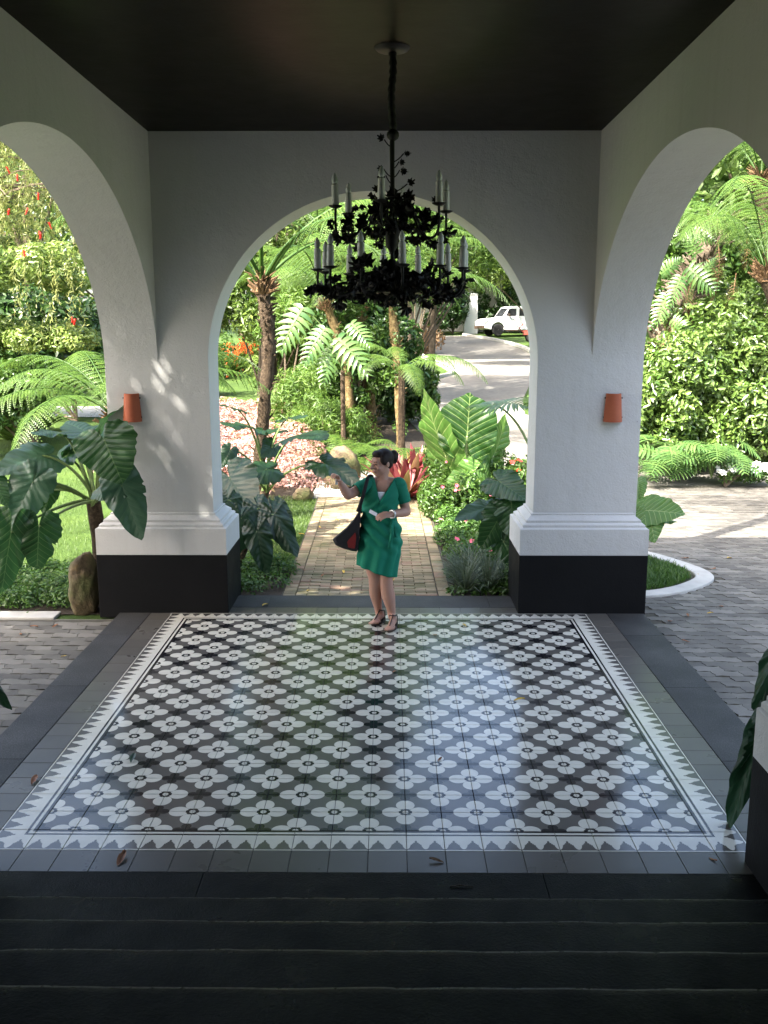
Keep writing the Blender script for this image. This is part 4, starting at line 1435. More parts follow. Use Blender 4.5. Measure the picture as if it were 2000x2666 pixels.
rosettes('lily_clump', 'red flowered lily clump across the lawn', 'lily', [(A(*q).x, q[2]) for q in px_], lily, 'strap', 'red flowered lilies across the lawn', (.9, 1.2), (9, redspike),
         ['red flowered lily clump nearest the left jamb of the front arch', 'red flowered lily clump second from the left arch jamb', 'red flowered lily clump in the middle of the row across the lawn', 'red flowered lily clump just left of the lone tree fern trunk', 'red flowered lily clump half behind the lone tree fern trunk'])
lily2 = rosette_mesh('leaves', 40, 1.2, .13, 33, 1.9)
px_ = [(20, 935, 20.5), (55, 945, 20), (85, 925, 21.5)]
rosettes('lily_clump', 'strap leaved clump on the left lawn', 'lily', [(A(*q).x, q[2]) for q in px_], lily2, 'strap', 'strap leaved clumps on the left lawn', (.9, 1.2), None,
         ['strap leaved clump at the far left edge of the lawn', 'middle strap leaved clump beside the pale garden path', 'strap leaved clump ending the row at the pale garden path'])
# red strap leaved plants
cord = rosette_mesh('leaves', 30, .78, .15, 35, 1.0, (.5, 1.4), 5, .35)
px_ = [(872, 985, 14.9), (888, 950, 15.5), (850, 965, 15.4), (902, 930, 16.2)]
rosettes('cordyline', 'red cordyline', 'plant', [(A(*q).x, q[2]) for q in px_], cord, 'redleaf', 'red cordylines behind the woman', (.9, 1.25), None,
         ['red leaved cordyline closest behind the head of the woman', 'red leaved cordyline rising in the middle of its group', 'red leaved cordyline next to the bright fern', 'red leaved cordyline nearest the tall taro leaf'])
# grassy tufts beside the path
sp = rosette_mesh('leaf', 80, .48, .014, 37, 2.4, (.5, 1.5), 5, .2)
px_ = [(.80, 9.5), (1.05, 9.55), (.86, 9.85), (1.12, 9.9), (.95, 10.2), (1.22, 9.62), (.78, 10.15)]
rosettes('spider_plant', 'grassy tuft', 'plant', px_, sp, 'spider', 'grey green grassy tufts right of the path', (.85, 1.2), None,
         ['grassy tuft at the near right corner of the brick path', 'grassy tuft in the front row between path and column base', 'grassy tuft in the second row beside the brick edging', 'grassy tuft in the second row beside the black base', 'grassy tuft at the back of the tufts, beside pink flowers', 'grassy tuft touching the black base of the right column', 'grassy tuft at the back of the tufts, on the brick edging'])
# shrub with pink flowers and the low cover right of the path
PK = [flower_mesh(.038, 5, M['pink']), flower_mesh(.032, 5, M['pink'])]
RD = [flower_mesh(.05, 5, M['red'])]
WH = [flower_mesh(.07, 6, M['whitefl'])]
def on_blobs(blobs, n, seed, lift=1.0):
    R = random.Random(seed)
    out = []
    for i in range(n):
        b = R.choice(blobs)
        d = Vector((R.uniform(-.9, .9), R.uniform(-1, .2), R.uniform(.2, 1))).normalized()
        out.append(Vector((b[0] + d.x * b[3] * lift, b[1] + d.y * b[4] * lift, b[2] + d.z * b[5] * lift)))
    return out
bl_ = clumps((.98, 14.9, .35), (.42, .45, .58), 28, .24, 41) + clumps((1.15, 14.6, .3), (.6, .45, .5), 24, .25, 42) + clumps((.95, 13.7, .2), (.45, .5, .32), 16, .22, 43)
e = bush('pink_flowered_shrub', 'rounded shrub dotted with pink flowers behind the woman', 'shrub', bl_, 20000, .075, 'bush', seed=44, hexa=True, shell=.15)
flowers(e, on_blobs(bl_, 55, 45, 1.05), PK)
bl_ = clumps((2.0, 14.2, .3), (.6, .5, .5), 26, .25, 46)
e = bush('pink_flowered_shrub', 'reddish tipped shrub right of the giant taro', 'shrub', bl_, 9000, .075, 'bush', seed=47, shell=.15)
flowers(e, on_blobs(bl_, 14, 48, 1.05), RD)
bl_ = []
R_ = random.Random(5)
for i in range(135):
    y = R_.uniform(9.45, 13.6)
    x = R_.uniform(.78, 2.2 if y > 10.6 else 1.6)
    h = R_.uniform(.10, .26) if y > 10.4 or x > 1.3 else R_.uniform(.05, .1) * (1.25 if y > 11 else 1)
    bl_.append((x, y, ground(y) + h * .3, .24, .24, h))
cov = tag(inst('ground_cover', cloud('ground_cover', bl_, 32000, .055, seed=51, up=.6, shell=.2, low=-.1, asp=.45), M['cover']), 'low green ground cover with pink flowers right of the path', 'ground cover', kind='stuff')
flowers(cov, on_blobs(bl_, 34, 52, 1.15), PK, (.8, 1.3))
bl_ = []
for i in range(60):
    bl_.append((R_.uniform(-2.6, -1.22), R_.uniform(9.5, 10.9), -.02, .22, .22, R_.uniform(.1, .2)))
tag(inst('ground_cover', cloud('ground_cover', bl_, 11000, .05, seed=53, up=.6, shell=.25, low=-.1), M['cover']), 'dark ground cover between the left column and the brick path', 'ground cover', kind='stuff')
bl_ = []
for i in range(110):
    x = R_.uniform(-5.4, -3.2)
    bl_.append((x, R_.uniform(8.95, 10.2), -.02, .22, .22, R_.uniform(.1, .24)))
tag(inst('ground_cover', cloud('ground_cover', bl_, 21000, .05, seed=54, up=.6, shell=.25, low=-.1), M['cover']), 'leafy ground cover beside the boulder left of the porch', 'ground cover', kind='stuff')
# grass blades
RG = np.random.default_rng(8)
def area(n, x0, x1, y0, y1, p=1.6):
    y = y0 + (y1 - y0) * RG.uniform(0, 1, n) ** p
    x = RG.uniform(x0, x1, n)
    return np.stack([x, y, np.array([ground(q) for q in y]) - .03], 1)
P_ = np.concatenate([area(30000, -9, -3.0, 10, 20), area(13000, -2.2, -1.2, 10.6, 15.1, 1.1), area(9000, -8, -3, 20, 26, 1)])
tag(inst('grass', blades('grass', P_, .055, .007, 61), M['grass']), 'short lawn grass left of the path', 'grass', kind='stuff')
P_ = area(16000, 2.46, 3.4, 9.5, 11.9, 1)
lim = np.interp(P_[:, 1], [9.5, 9.72, 10.05, 10.35, 10.7, 11.2, 11.65, 11.9], [2.6, 3.05, 3.35, 3.42, 3.34, 3.1, 2.75, 2.5])
P_ = P_[P_[:, 0] < lim]
P_[:, 2] += .02
tag(inst('grass', blades('grass', P_, .07, .009, 62), M['cover']), 'mown grass inside the curved kerb by the right column', 'grass', kind='stuff')
# hedge on the right
bl_ = []
R_ = random.Random(71)
for i in range(520):
    x = R_.uniform(4.35, 11)
    top = np.interp(x, [4.3, 4.9, 5.6, 6.2, 11], [1.9, 2.5, 3.3, 3.6, 3.9])
    z = R_.uniform(.55, top)
    yy = 16.75 + .25 * abs(z - 1.6) ** 1.4 * .4 + R_.uniform(-.1, .55)
    if z > top - .5: yy += R_.uniform(0, 1.2)
    s = R_.uniform(.2, .36)
    bl_.append((x, yy, z, s, s, s * .9))
me = cloud('crown', bl_, 60000, .125, seed=72, hexa=True, asp=.42, shell=.18, up=.5)
e = empty('hedge', (6.5, 17.4, ground(17.4)), 'tall sunlit hedge along the right side of the driveway', 'hedge')
inst('crown', me, M['hedge'], e)
mb = MB()
for i in range(16):
    x = 4.5 + .4 * i + R_.uniform(-.1, .1)
    mb.tube([(x, 17.4, .1), (x + .05, 17.35, .6), (x + R_.uniform(-.2, .2), 17.3, 1.5)], [.035, .03, .02], 6)
mb.build('stem', M['bark'], e, smooth=True)
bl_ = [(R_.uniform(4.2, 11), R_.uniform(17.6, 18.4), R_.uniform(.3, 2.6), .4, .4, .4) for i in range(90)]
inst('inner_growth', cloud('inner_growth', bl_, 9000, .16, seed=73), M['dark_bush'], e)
# cut leaved plants at the foot of the hedge
labs = ['pale cut leaf plant nearest the right column at the hedge foot', 'low cut leaf plant second along the foot of the hedge', 'upright cut leaf plant in the middle of the hedge foot', 'spreading cut leaf plant before the dark gap in the hedge', 'cut leaf plant beside the white flowers']
for i, (px, py, D) in enumerate(((1404, 1000, 16.2), (1440, 1018, 16.1), (1500, 1012, 16.1), (1536, 1008, 16.0), (1572, 1018, 16.1))):
    b = A(px, 1036, D)
    b.z = ground(D)
    cr = b + Vector((0, 0, .12))
    R = random.Random(i + 80)
    e = empty('cut_leaf_plant', b, labs[i], 'plant', 'cut leaf plants at the foot of the hedge')
    for k in range(8):
        az = 6.283 * k / 8 + R.uniform(-.3, .3)
        at = cr + Vector((math.cos(az) * .22, math.sin(az) * .2, R.uniform(.2, .62)))
        tip = at + Vector((math.cos(az), math.sin(az), R.uniform(-.5, .25))) * R.uniform(.38, .55)
        place_leaf(e, SPN[k % 2], at, tip, Vector((0, -.4, 1)), 1.0)
        petiole(e, cr, at, .01, .006, M['petiole'], n=4)
bl_ = [(A(px, 1025, 15.9).x, 15.9 + .1 * (i % 3), .28, .16, .16, .16) for i, px in enumerate((1568, 1585, 1600, 1618, 1636, 1650, 1668))]
e = bush('white_flowered_plant', 'low plant covered in white flowers at the hedge foot', 'plant', bl_, 1500, .07, 'bush', seed=84)
flowers(e, on_blobs(bl_, 70, 85, 1.1), WH, (.7, 1.2))
# leaning fern trunk with climbing philodendron left of the hedge top
root = empty('leaning_trunk', gz(A(1405, 1000, 17.8)), 'brown leaning trunk wrapped in dry fronds above the hedge', 'tree')
trunk_mb([gz(A(1405, 1000, 17.8)), A(1412, 800, 17.8), A(1455, 680, 17.9), A(1520, 560, 18.2), A(1570, 470, 18.5)], (.2, .15), 10, .25, 91, 260, .3).build('trunk', M['bark'], root, smooth=True)
for i, (px, py) in enumerate(((1440, 700), (1465, 665), (1500, 600), (1525, 560), (1420, 740), (1550, 520), (1480, 640), (1590, 590), (1610, 480))):
    inst('frond', FRDEAD[0], None, root, Matrix.Translation(A(px, py, 17.7)) @ Euler((random.uniform(-.4, .4), .9, random.uniform(-2.6, -.4))).to_matrix().to_4x4() @ Matrix.Scale(random.uniform(.5, .8), 4))
split_plant('climbing_philodendron', 'bright cut leaf climber on the leaning trunk', gz(A(1470, 1000, 17.5)), A(1490, 660, 17.7),
            [((1490, 580, 17.5), (1540, 625, 17.2), 'cam', .9), ((1505, 545, 17.6), (1480, 500, 17.6), 'cam', .9), ((1470, 600, 17.4), (1450, 650, 17.2), 'cam', .8), ((1520, 590, 17.4), (1545, 560, 17.3), 'cam', .9), ((1455, 690, 17.3), (1490, 715, 17.1), 'cam', .9), ((1440, 640, 17.5), (1420, 690, 17.3), 'cam', .9), ((1430, 590, 17.6), (1470, 560, 17.5), 'cam', .9), ((1500, 500, 17.7), (1540, 520, 17.5), 'cam', .9)], SPL)
c = A(1455, 620, 19.5)
bush('green_shrub', 'leafy growth filling behind the leaning trunk', 'shrub', clumps((c.x + .6, 20, 3.3), (2.2, .8, 2.4), 60, .45, 93), 11000, .17, 'bush', seed=94)
# left: weeping bottlebrush, cloud clipped trees, shrubs
e = empty('bottlebrush_tree', (-9.2, 20.8, ground(20.8)), 'weeping bottlebrush tree with red flowers above the clipped foliage', 'tree')
trunk_mb([(-9.2, 20.8, .2), (-9.1, 20.8, 2.5), (-8.9, 20.7, 4.8), (-8.6, 20.6, 7.0)], (.2, .09), 9, .1, 5).build('trunk', M['bark'], e, smooth=True)
mb = MB()
R_ = random.Random(101)
st = []
for i in range(46):
    az = R_.uniform(0, 6.28)
    r = R_.uniform(.5, 2.9)
    z0 = R_.uniform(5.0, 7.2)
    a = Vector((-8.9, 20.7, z0))
    b = Vector((-8.6 + r * 1.15 * math.cos(az), 20.4 + r * math.sin(az) * .8, z0 + R_.uniform(-.4, 1.0)))
    mid = a.lerp(b, .5) + Vector((0, 0, .5))
    bz = bez(a, mid, b, 6)
    mb.tube(bz, [.035, .03, .025, .02, .016, .012, .008], 5)
    for k in range(15):
        q = R_.uniform(.25, 1)
        p = bz[min(6, int(q * 6))] + Vector((R_.uniform(-.35, .35), R_.uniform(-.35, .35), R_.uniform(-.1, .3)))
        st.append(tuple(p))
mb.build('branch', M['bark'], e, smooth=True)
for (px, py) in ((150, 590), (160, 600), (110, 585), (60, 600), (40, 590), (90, 600), (135, 620), (20, 600)):
    st.append(tuple(A(px, py - 25, 16.5)))
    st.append(tuple(A(px + 4, py - 40, 16.6)))
inst('crown', scatter_strands('crown', st, 102, (.6, 1.5), .10, .028, .16), M['olive'], e)
mb = MB()
for i in range(60):
    az, z = R_.uniform(0, 6.28), R_.uniform(0, .16)
    d = Vector((math.cos(az), math.sin(az), R_.uniform(-.3, .3)))
    p = Vector((0, 0, z))
    s_ = Vector((-d.y, d.x, 0)) * .012
    mb.add([tuple(p - s_), tuple(p + d * .05), tuple(p + s_)], [(0, 1, 2)])
mb.tube([(0, 0, 0), (0, 0, .16)], [.018, .012], 5)
bb = mb.mesh('flower')
bb.materials.append(M['red'])
for (px, py) in ((14, 375), (37, 392), (83, 434), (85, 520), (60, 468), (88, 523), (51, 562), (156, 712), (162, 718), (105, 500), (20, 470)):
    inst('flower', bb, None, e, Matrix.Translation(A(px, py * .96, 16.9 + R_.uniform(-.4, .3))) @ Euler((R_.uniform(2.6, 3.6), R_.uniform(-.4, .4), 0)).to_matrix().to_4x4() @ Matrix.Scale(.75, 4))
def tier(label, x0, x1, y, z0, z1, n, seed, base):
    R = random.Random(seed)
    bl = []
    for i in range(n):
        s = R.uniform(.2, .36)
        bl.append((R.uniform(x0, x1), y + R.uniform(-.7, .7), R.uniform(z0 + .2, z1 - .15), s, s, s * .75))
    e = empty('clipped_tree', (base, y, ground(y)), label, 'tree', 'cloud clipped trees left of the porch')
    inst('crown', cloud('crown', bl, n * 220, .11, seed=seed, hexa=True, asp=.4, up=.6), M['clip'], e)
    trunk_mb([(base, y, ground(y) - .1), (base + .2, y, 1.2), (base - .1, y, z0 + .3)], (.12, .08), 8, .1, seed).build('trunk', M['bark'], e, smooth=True)
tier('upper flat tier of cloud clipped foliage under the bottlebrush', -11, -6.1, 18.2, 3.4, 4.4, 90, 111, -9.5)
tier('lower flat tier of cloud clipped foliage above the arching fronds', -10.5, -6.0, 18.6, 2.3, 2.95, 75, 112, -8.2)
c = A(15, 790, 18)
bush('green_shrub', 'rounded bright shrub at the left edge above the lawn', 'shrub', clumps((c.x - .5, 18.4, 1.3), (1.0, .7, .9), 26, .35, 113), 7000, .13, 'bush', seed=114, hexa=True)
c = A(60, 650, 23)
bush('dark_shrub', 'dark shaded growth between the two clipped tiers', 'shrub', clumps((c.x - 1, 23.5, 2.2), (3.2, .8, 1.9), 60, .55, 115), 11000, .22, 'dark_bush', seed=116)
bush('green_shrub', 'low shrubs beyond the left lawn and the pale path', 'shrub', clumps((-9.5, 28, 1.6), (5.5, .9, 1.3), 70, .5, 117), 12000, .18, 'bush', seed=118)
# trees behind everything
def tree(label, x, y, h, cr, m, seed, n, size, group='trees behind the garden', cw=None, low=.35, nc=70):
    z0 = ground(y)
    e = empty('garden_tree', (x, y, z0), label, 'tree', group)
    R = random.Random(seed)
    cw = cw or cr
    cc = (x, y, z0 + h * (low + 1) / 2)
    bl = clumps(cc, (cw, cw * .8, h * (1 - low) / 2), nc, cw * .24, seed, .8, -.9)
    inst('crown', cloud('crown', bl, n, size, seed=seed, asp=.45, shell=.3, up=.35), M[m], e)
    top = Vector((x, y, z0 + h * .75))
    mb = trunk_mb([(x, y, z0 - .1), (x + R.uniform(-.2, .2), y, z0 + h * .3), tuple(top)], (.022 * h, .008 * h), 8, .08, seed)
    for i in range(9):
        b = Vector(R.choice(bl)[:3])
        a = Vector((x, y, z0 + h * R.uniform(.25, .5)))
        mb.tube(bez(a, a.lerp(b, .5) + Vector((0, 0, .3)), b, 4), [.009 * h, .007 * h, .006 * h, .004 * h, .002 * h], 5)
    mb.build('trunk', M['bark'], e, smooth=True)
    return e
OWN = {1: 'broad leafy tree filling the gap behind the weeping bottlebrush', 3: 'distant tree glimpsed between the bottlebrush and the clipped foliage', 18: 'leafy tree right behind the tree ferns above the hedge',
       21: 'darker tree behind the leaning trunk at the hedge top', 9: 'farthest tree showing through the strands of the bottlebrush', 5: 'distant tree behind the chandelier, left of its stem', 14: 'distant tree peeping over the broad hanging fronds'}
LAB = 'leafy background tree closing off the far side of the garden'
spec = [(-17, 27, 9, 3.6), (-12, 32, 10, 4), (-22, 36, 12, 5), (-16, 42, 12, 5), (-8.5, 40, 11, 4), (-3.5, 44, 11, 4.2), (-26, 26, 11, 4.5),
        (-1, 58, 12, 5), (-9, 58, 14, 6), (-19, 58, 14, 6), (14, 72, 15, 7), (4, 78, 15, 7), (-6, 78, 16, 7), (16, 30, 10, 4), (11.5, 24, 9, 3.4), (20, 40, 13, 5.5), (14, 46, 12, 5), (24, 58, 14, 6), (8.8, 21.5, 8.5, 2.6), (-30, 60, 15, 7), (30, 75, 16, 8), (8, 27, 9, 3)]
for i, (x, y, h, r) in enumerate(spec):
    tree(OWN.get(i, LAB), x, y, h, r, ['tree2', 'tree', 'bush'][i % 3], 200 + i, 5200, .24 + .004 * y, low=.18)
tree('feathery light green tree hanging over the parked pickup', 8.3, 52, 10.5, 4.4, 'tree', 301, 15000, .26, low=.42)
tree('bright tree beside the white pillars of the far house', .6, 50, 9.5, 3.3, 'tree', 302, 12000, .26, low=.34)
tree('leafy tree leaning over the driveway from behind the right arch jamb', 8.9, 44, 9.0, 4.6, 'tree', 303, 14000, .22, low=.42)
bush('dark_shrub', 'dark green shrubs behind the parked pickup', 'shrub', clumps((7.6, 60.5, 4.2), (3.2, .6, 1.6), 40, .55, 321), 6000, .3, 'dark_bush', seed=322)
bush('mixed_growth', 'mixed leafy growth threading between the spotted fern trunks', 'shrub', clumps((A(770, 760, 20).x, 19.9, 1.9), (.75, .25, 1.5), 34, .26, 323), 5200, .15, 'bush', asp=.35, seed=324, hexa=True, shell=.35)
bush('feathery_shrub', 'feathery light growth low in front of the spotted fern trunks', 'shrub', clumps((A(720, 850, 18.6).x, 18.5, .75), (.85, .4, .65), 30, .24, 325), 6500, .12, 'fern', asp=.16, seed=326, droop=.3, shell=.4)
bush('dark_shrub', 'dark climbing growth between the two white pillars', 'shrub', clumps((3.6, 58.6, 4.1), (1.3, .5, 1.6), 26, .5, 305), 4000, .3, 'dark_bush', seed=306)
bush('leafy_shrub', 'shrub at the driveway edge beside the right arch jamb', 'shrub', clumps((4.05, 23.9, 1.25), (.35, .35, .9), 22, .22, 307), 2200, .12, 'bush', seed=308)
bush('grassy_bed', 'pale dry leaved bed at the left bend of the driveway', 'shrub', clumps((.6, 44, 2.3), (1.6, 1, .7), 26, .5, 309), 4500, .2, 'dead', seed=310)
# shade trees outside the view on the sunny side
tree('tall shade tree left of the porch', -6.0, 5.3, 9.6, 2.5, 'tree2', 401, 9000, .26, group=None, low=.52, nc=120)
tree('spreading canopy tree above the middle of the garden', -3.4, 25.5, 13, 3.8, 'tree2', 402, 6000, .3, group=None, low=.62)
tree('spreading canopy tree above the far bend of the driveway', -2.6, 40, 15, 4.5, 'tree2', 403, 6000, .35, group=None, low=.6)
# leafy growth that fills the garden behind the middle clump
c = A(560, 600, 24)
bush('fern_tree_growth', 'bright leafy growth behind the lone tree fern crown', 'shrub', clumps((c.x, 24.5, 3.6), (1.9, .8, 1.9), 60, .42, 411), 11000, .19, 'tree', asp=.3, seed=412, droop=.3)
c = A(760, 560, 25)
bush('fern_tree_growth', 'tall leafy growth behind the chandelier', 'shrub', clumps((c.x, 26, 4.6), (2.2, .9, 2.2), 70, .5, 413), 13000, .2, 'tree', asp=.3, seed=414, droop=.3)
c = A(985, 540, 27)
bush('fern_tree_growth', 'feathery branches hanging above the driveway', 'shrub', clumps((c.x + .2, 27, 5.2), (1.7, .8, 1.3), 60, .4, 415), 11000, .17, 'fern', asp=.22, seed=416, droop=.5, at=(.1, 27))
bush('fern_tree_growth', 'light green foliage between the thin fern trunk and the pickup', 'shrub', clumps((A(1050, 575, 37).x, 37, 5.3), (2.6, .9, 1.25), 70, .45, 431), 13000, .2, 'tree', asp=.3, seed=432, droop=.4, at=(7.5, 38))
bush('fern_tree_growth', 'light green foliage over the roof line of the far house', 'shrub', clumps((A(960, 580, 40).x, 40, 5.6), (2.4, .9, 1.4), 60, .5, 433), 10000, .22, 'tree', asp=.3, seed=434, droop=.4, at=(1.0, 40))
c = A(1110, 520, 31)
bush('fern_tree_growth', 'yellow green foliage in front of the right arch jamb', 'shrub', clumps((c.x, 31, 5.9), (1.9, .8, 1.9), 60, .45, 417), 11000, .18, 'hedge', asp=.35, seed=418, droop=.3, at=(6.6, 31))
c = A(670, 620, 22.5)
bush('fern_tree_growth', 'light fern like growth left of the leaning trunk', 'shrub', clumps((c.x, 23, 2.9), (1.1, .6, 1.4), 40, .36, 419), 9000, .17, 'fern', asp=.22, seed=420, droop=.4)
# ------------------------------------------------------------------ chandelier
IRON = plain('black_iron', (.010, .009, .008), .6, .3, 30, .3, .003, .3)
WAX = plain('candle_sleeve', (.62, .62, .59), .5, .05, 20, .1)
BULB = plain('frosted_bulb', (.6, .62, .62), .25, .05, 10, 0)
LEAFM = plain('dark_iron_leaf', (.013, .011, .008), .55, .4, 40, .2, .002, .35)
BRASS = plain('dull_metal', (.018, .015, .011), .5, .3, 30, .1, .002, .4, .3)
CHX, CHY = A(847, 300, 6.33).x, 6.33
def cz(py): return A(847, py, 6.33).z
ch = empty('chandelier', (CHX, CHY, ZC), 'black iron chandelier with two tiers of white candles and iron leaves', 'chandelier')
def ct(x, y, z): return Vector((CHX + x, CHY + y, z))
MT = Matrix.Translation((CHX, CHY, 0))
MB().lathe([(.005, ZC - .03), (.06, ZC - .028), (.10, ZC - .018), (.115, ZC - .002), (.115, ZC - .0005)], 24, MT).build('canopy', BRASS, ch, smooth=True)
z0, z1, z2, z3 = ZC - .02, cz(285), cz(305), cz(636)
R_ = random.Random(9)
pts, rs = [], []
for i in range(31):
    t_ = i / 30
    pts.append(ct(.006 * math.sin(t_ * 9), .005 * math.cos(t_ * 7), z0 + (z2 - z0) * t_))
    rs.append(.024 + .004 * math.sin(i * 2.1) + (.014 if .88 < t_ < .99 else 0) - (.012 if t_ > .99 else 0))
MB().tube(pts, rs, 10).build('chain_sleeve', IRON, ch, smooth=True)
MB().tube([ct(0, 0, z2 + .01), ct(.004, 0, (z2 + z3) / 2), ct(0, 0, z3)], [.016, .014, .014], 10).build('stem', IRON, ch, smooth=True)
zu, zl = cz(452), cz(584)            # heights of the drip pans of both tiers
def zpt(r, a, z): return ct(r * math.cos(a), r * math.sin(a), z)
pan_me = MB().lathe([(.004, -.012), (.020, -.010), (.042, 0), (.046, .006), (.04, .006), (.018, .0)], 14).mesh('drip_pan', True)
pan_me.materials.append(IRON)
candle_me = MB().lathe([(.022, 0), (.023, .02), (.022, .132), (.016, .138), (.012, .14)], 12).mesh('candle', True)
candle_me.materials.append(WAX)
bulb_me = MB().lathe([(.012, .138), (.019, .150), (.020, .162), (.016, .180), (.009, .196), (.002, .206)], 12).mesh('bulb', True)
bulb_me.materials.append(BULB)
arms = []
for n, R, zp, drop, ph in ((6, .385, zu, .20, .35), (12, .49, zl, .17, .13)):
    for i in range(n):
        a = ph + 2 * math.pi * i / n
        b0 = zp - drop
        hub = zp - .02 if n == 6 else zp - .05
        line = smoothline([tuple(zpt(.02, a, hub)), tuple(zpt(R * .35, a, hub + .03)), tuple(zpt(R * .62, a, b0 + .04)), tuple(zpt(R * .85, a, b0)), tuple(zpt(R * .99, a, b0 + .05)), tuple(zpt(R, a, zp - .01))], 5)
        MB().tube(line, .0085, 7).build('arm', IRON, ch, smooth=True)
        arms.append(line)
        inst('drip_pan', pan_me, None, ch, Matrix.Translation(zpt(R, a, zp)))
        cd = inst('candle', candle_me, None, ch, Matrix.Translation(zpt(R, a, zp)) @ Euler((R_.uniform(-.03, .03), R_.uniform(-.03, .03), 0)).to_matrix().to_4x4())
        inst('bulb', bulb_me, None, cd, cd.matrix_basis.copy())
MB().lathe([(.02, cz(560)), (.07, cz(585)), (.12, cz(610)), (.10, cz(628)), (.03, cz(638))], 16, MT).build('basket', IRON, ch, smooth=True)
MB().lathe([(.02, cz(470)), (.05, cz(500)), (.04, cz(530)), (.015, cz(545))], 12, MT).build('upper_hub', IRON, ch, smooth=True)
MB().lathe([(.20, cz(632) - .004), (.235, cz(632) - .004), (.235, cz(632) + .004), (.20, cz(632) + .004), (.20, cz(632) - .0039)], 30, MT).build('ring', BRASS, ch)
for q, (x, y, r) in enumerate(((0, -.06, .037), (.145, .0, .03), (-.24, .05, .028), (.0, .2, .03))):
    c_ = ct(x, y, cz(632) - r - .012)
    MB().tube([c_ + Vector((r * math.cos(w) * (1 if q != 1 else .45), r * math.cos(w) * (.0 if q != 1 else .85), r * math.sin(w))) for w in [2 * math.pi * k / 18 for k in range(19)]], .006, 6, False).build('hoop', IRON, ch, smooth=True)
def iron_leaf(seed):
    R = random.Random(seed)
    cp = [(0, 1), (14, .62), (22, .55), (38, .92), (50, .52), (62, .5), (84, .72), (100, .42), (125, .38), (150, .28), (175, .06)]
    a_, r_2 = zip(*cp)
    v, f = [(0, 0, 0)], []
    angs = [-175 + 10 * i for i in range(36)]
    for a in angs:
        r = .055 * np.interp(abs(a), a_, r_2) * R.uniform(.9, 1.08)
        x, y = r * math.cos(rad(a)), r * math.sin(rad(a))
        v.append((x, y, -.25 * abs(y) + .012 * math.sin(a * .2 + seed) - 4 * x * x))
    for i in range(len(angs) - 1): f.append((0, i + 1, i + 2))
    me = bpy.data.meshes.new('leaf')
    me.from_pydata([(p[0] + .02, p[1], p[2]) for p in v], [], f)
    me.materials.append(LEAFM)
    return me
IL = [iron_leaf(i) for i in range(4)]
def ileaf(p, s=1.0):
    inst('leaf', R_.choice(IL), None, ch, Matrix.Translation(p) @ Euler((R_.uniform(-1.3, 1.3), R_.uniform(-1.4, .9), R_.uniform(0, 6.28))).to_matrix().to_4x4() @ Matrix.Scale(s * R_.uniform(.75, 1.25), 4))
cnt = 0
for k, line in enumerate(arms):
    for j in range(11 if k < 6 else 12):
        p = line[int(R_.uniform(.12, .93) * (len(line) - 1))]
        ileaf(p + Vector((R_.uniform(-.045, .045), R_.uniform(-.045, .045), R_.uniform(-.045, .05))), 1.28)
        cnt += 1
for j in range(52):
    w, z = R_.uniform(0, 6.28), R_.uniform(cz(640), cz(592))
    ileaf(zpt(R_.uniform(.06, .42), w, z), 1.3)
for j in range(24):
    w, z = R_.uniform(0, 6.28), R_.uniform(cz(525), cz(440))
    ileaf(zpt(R_.uniform(.03, .28), w, z), 1.3)
for (dx, py, l) in ((-.05, 300, .05), (.075, 333, .07), (.045, 348, .04), (-.055, 365, .05), (.05, 368, .04), (-.04, 380, .03), (.10, 398, .06), (-.08, 410, .06), (.09, 430, .05)):
    z = cz(py)
    a, b = ct(0, 0, z - .05), ct(dx, R_.uniform(-.03, .03), z)
    MB().tube(bez(a, (a + b) / 2 + Vector((0, 0, -.02)), b, 4), .004, 5).build('sprig', IRON, ch)
    inst('leaf', R_.choice(IL), None, ch, Matrix.Translation(b) @ Euler((R_.uniform(.8, 1.6), R_.uniform(-.6, .2), 0 if dx > 0 else math.pi)).to_matrix().to_4x4() @ Matrix.Scale(R_.uniform(.6, .85), 4))
for k in range(20):
    line = arms[R_.randrange(len(arms))]
    p = line[int(R_.uniform(.3, .9) * (len(line) - 1))]
    d = Vector((R_.uniform(-1, 1), R_.uniform(-1, 1), R_.uniform(-.5, .8))).normalized() * R_.uniform(.05, .1)
    MB().tube(bez(p, p + d * .5 + Vector((0, 0, .03)), p + d, 4), .003, 4).build('tendril', IRON, ch)

# ------------------------------------------------------------------ the woman
SK = NT('skin')
g = SK.obj()
SK.pr(SK.mix(SK.noise(g, 9, 4), (.40, .215, .155), (.47, .27, .20)), .5, .4)
SK.b.inputs['Subsurface Weight'].default_value = .08
SK.b.inputs['Subsurface Radius'].default_value = (.02, .008, .005)
DRESS = NT('green_jersey')
g = DRESS.obj()
DRESS.pr(DRESS.mix(DRESS.noise(g, 5, 4), (.005, .15, .09), (.008, .20, .12)), .75, .25)
DRESS.bump(DRESS.noise(g, 300, 3), .1, .001)
HAIR = plain('dark_brown_hair', (.014, .007, .005), .6, .5, 60, .4, .004, .25)
WHT = plain('white_cotton', (.75, .76, .80), .8, .05, 20, .1)
BLK = plain('black_canvas', (.014, .014, .017), .75, .3, 40, .2, .002, .3)
REDC = plain('red_canvas', (.17, .014, .013), .7, .2, 40, .2, .002, .3)
BRN = plain('dark_brown_leather', (.03, .017, .012), .45, .3, 40, .2, .002, .4)
STEEL = plain('white_steel', (.7, .7, .68), .25, .1, 20, 0, .002, .5, .5)
LIP = plain('lip', (.36, .12, .11), .45, .1, 20, 0)
def Z4(X, Y, D): return A((820 + X / 4.097) / 1.2055, (1140 + Y / 4.097) / 1.2055, D)
PX = 8.28 * 1.0 / (4.097 * FOC) * 1.018          # metres for one unit of the survey at her distance
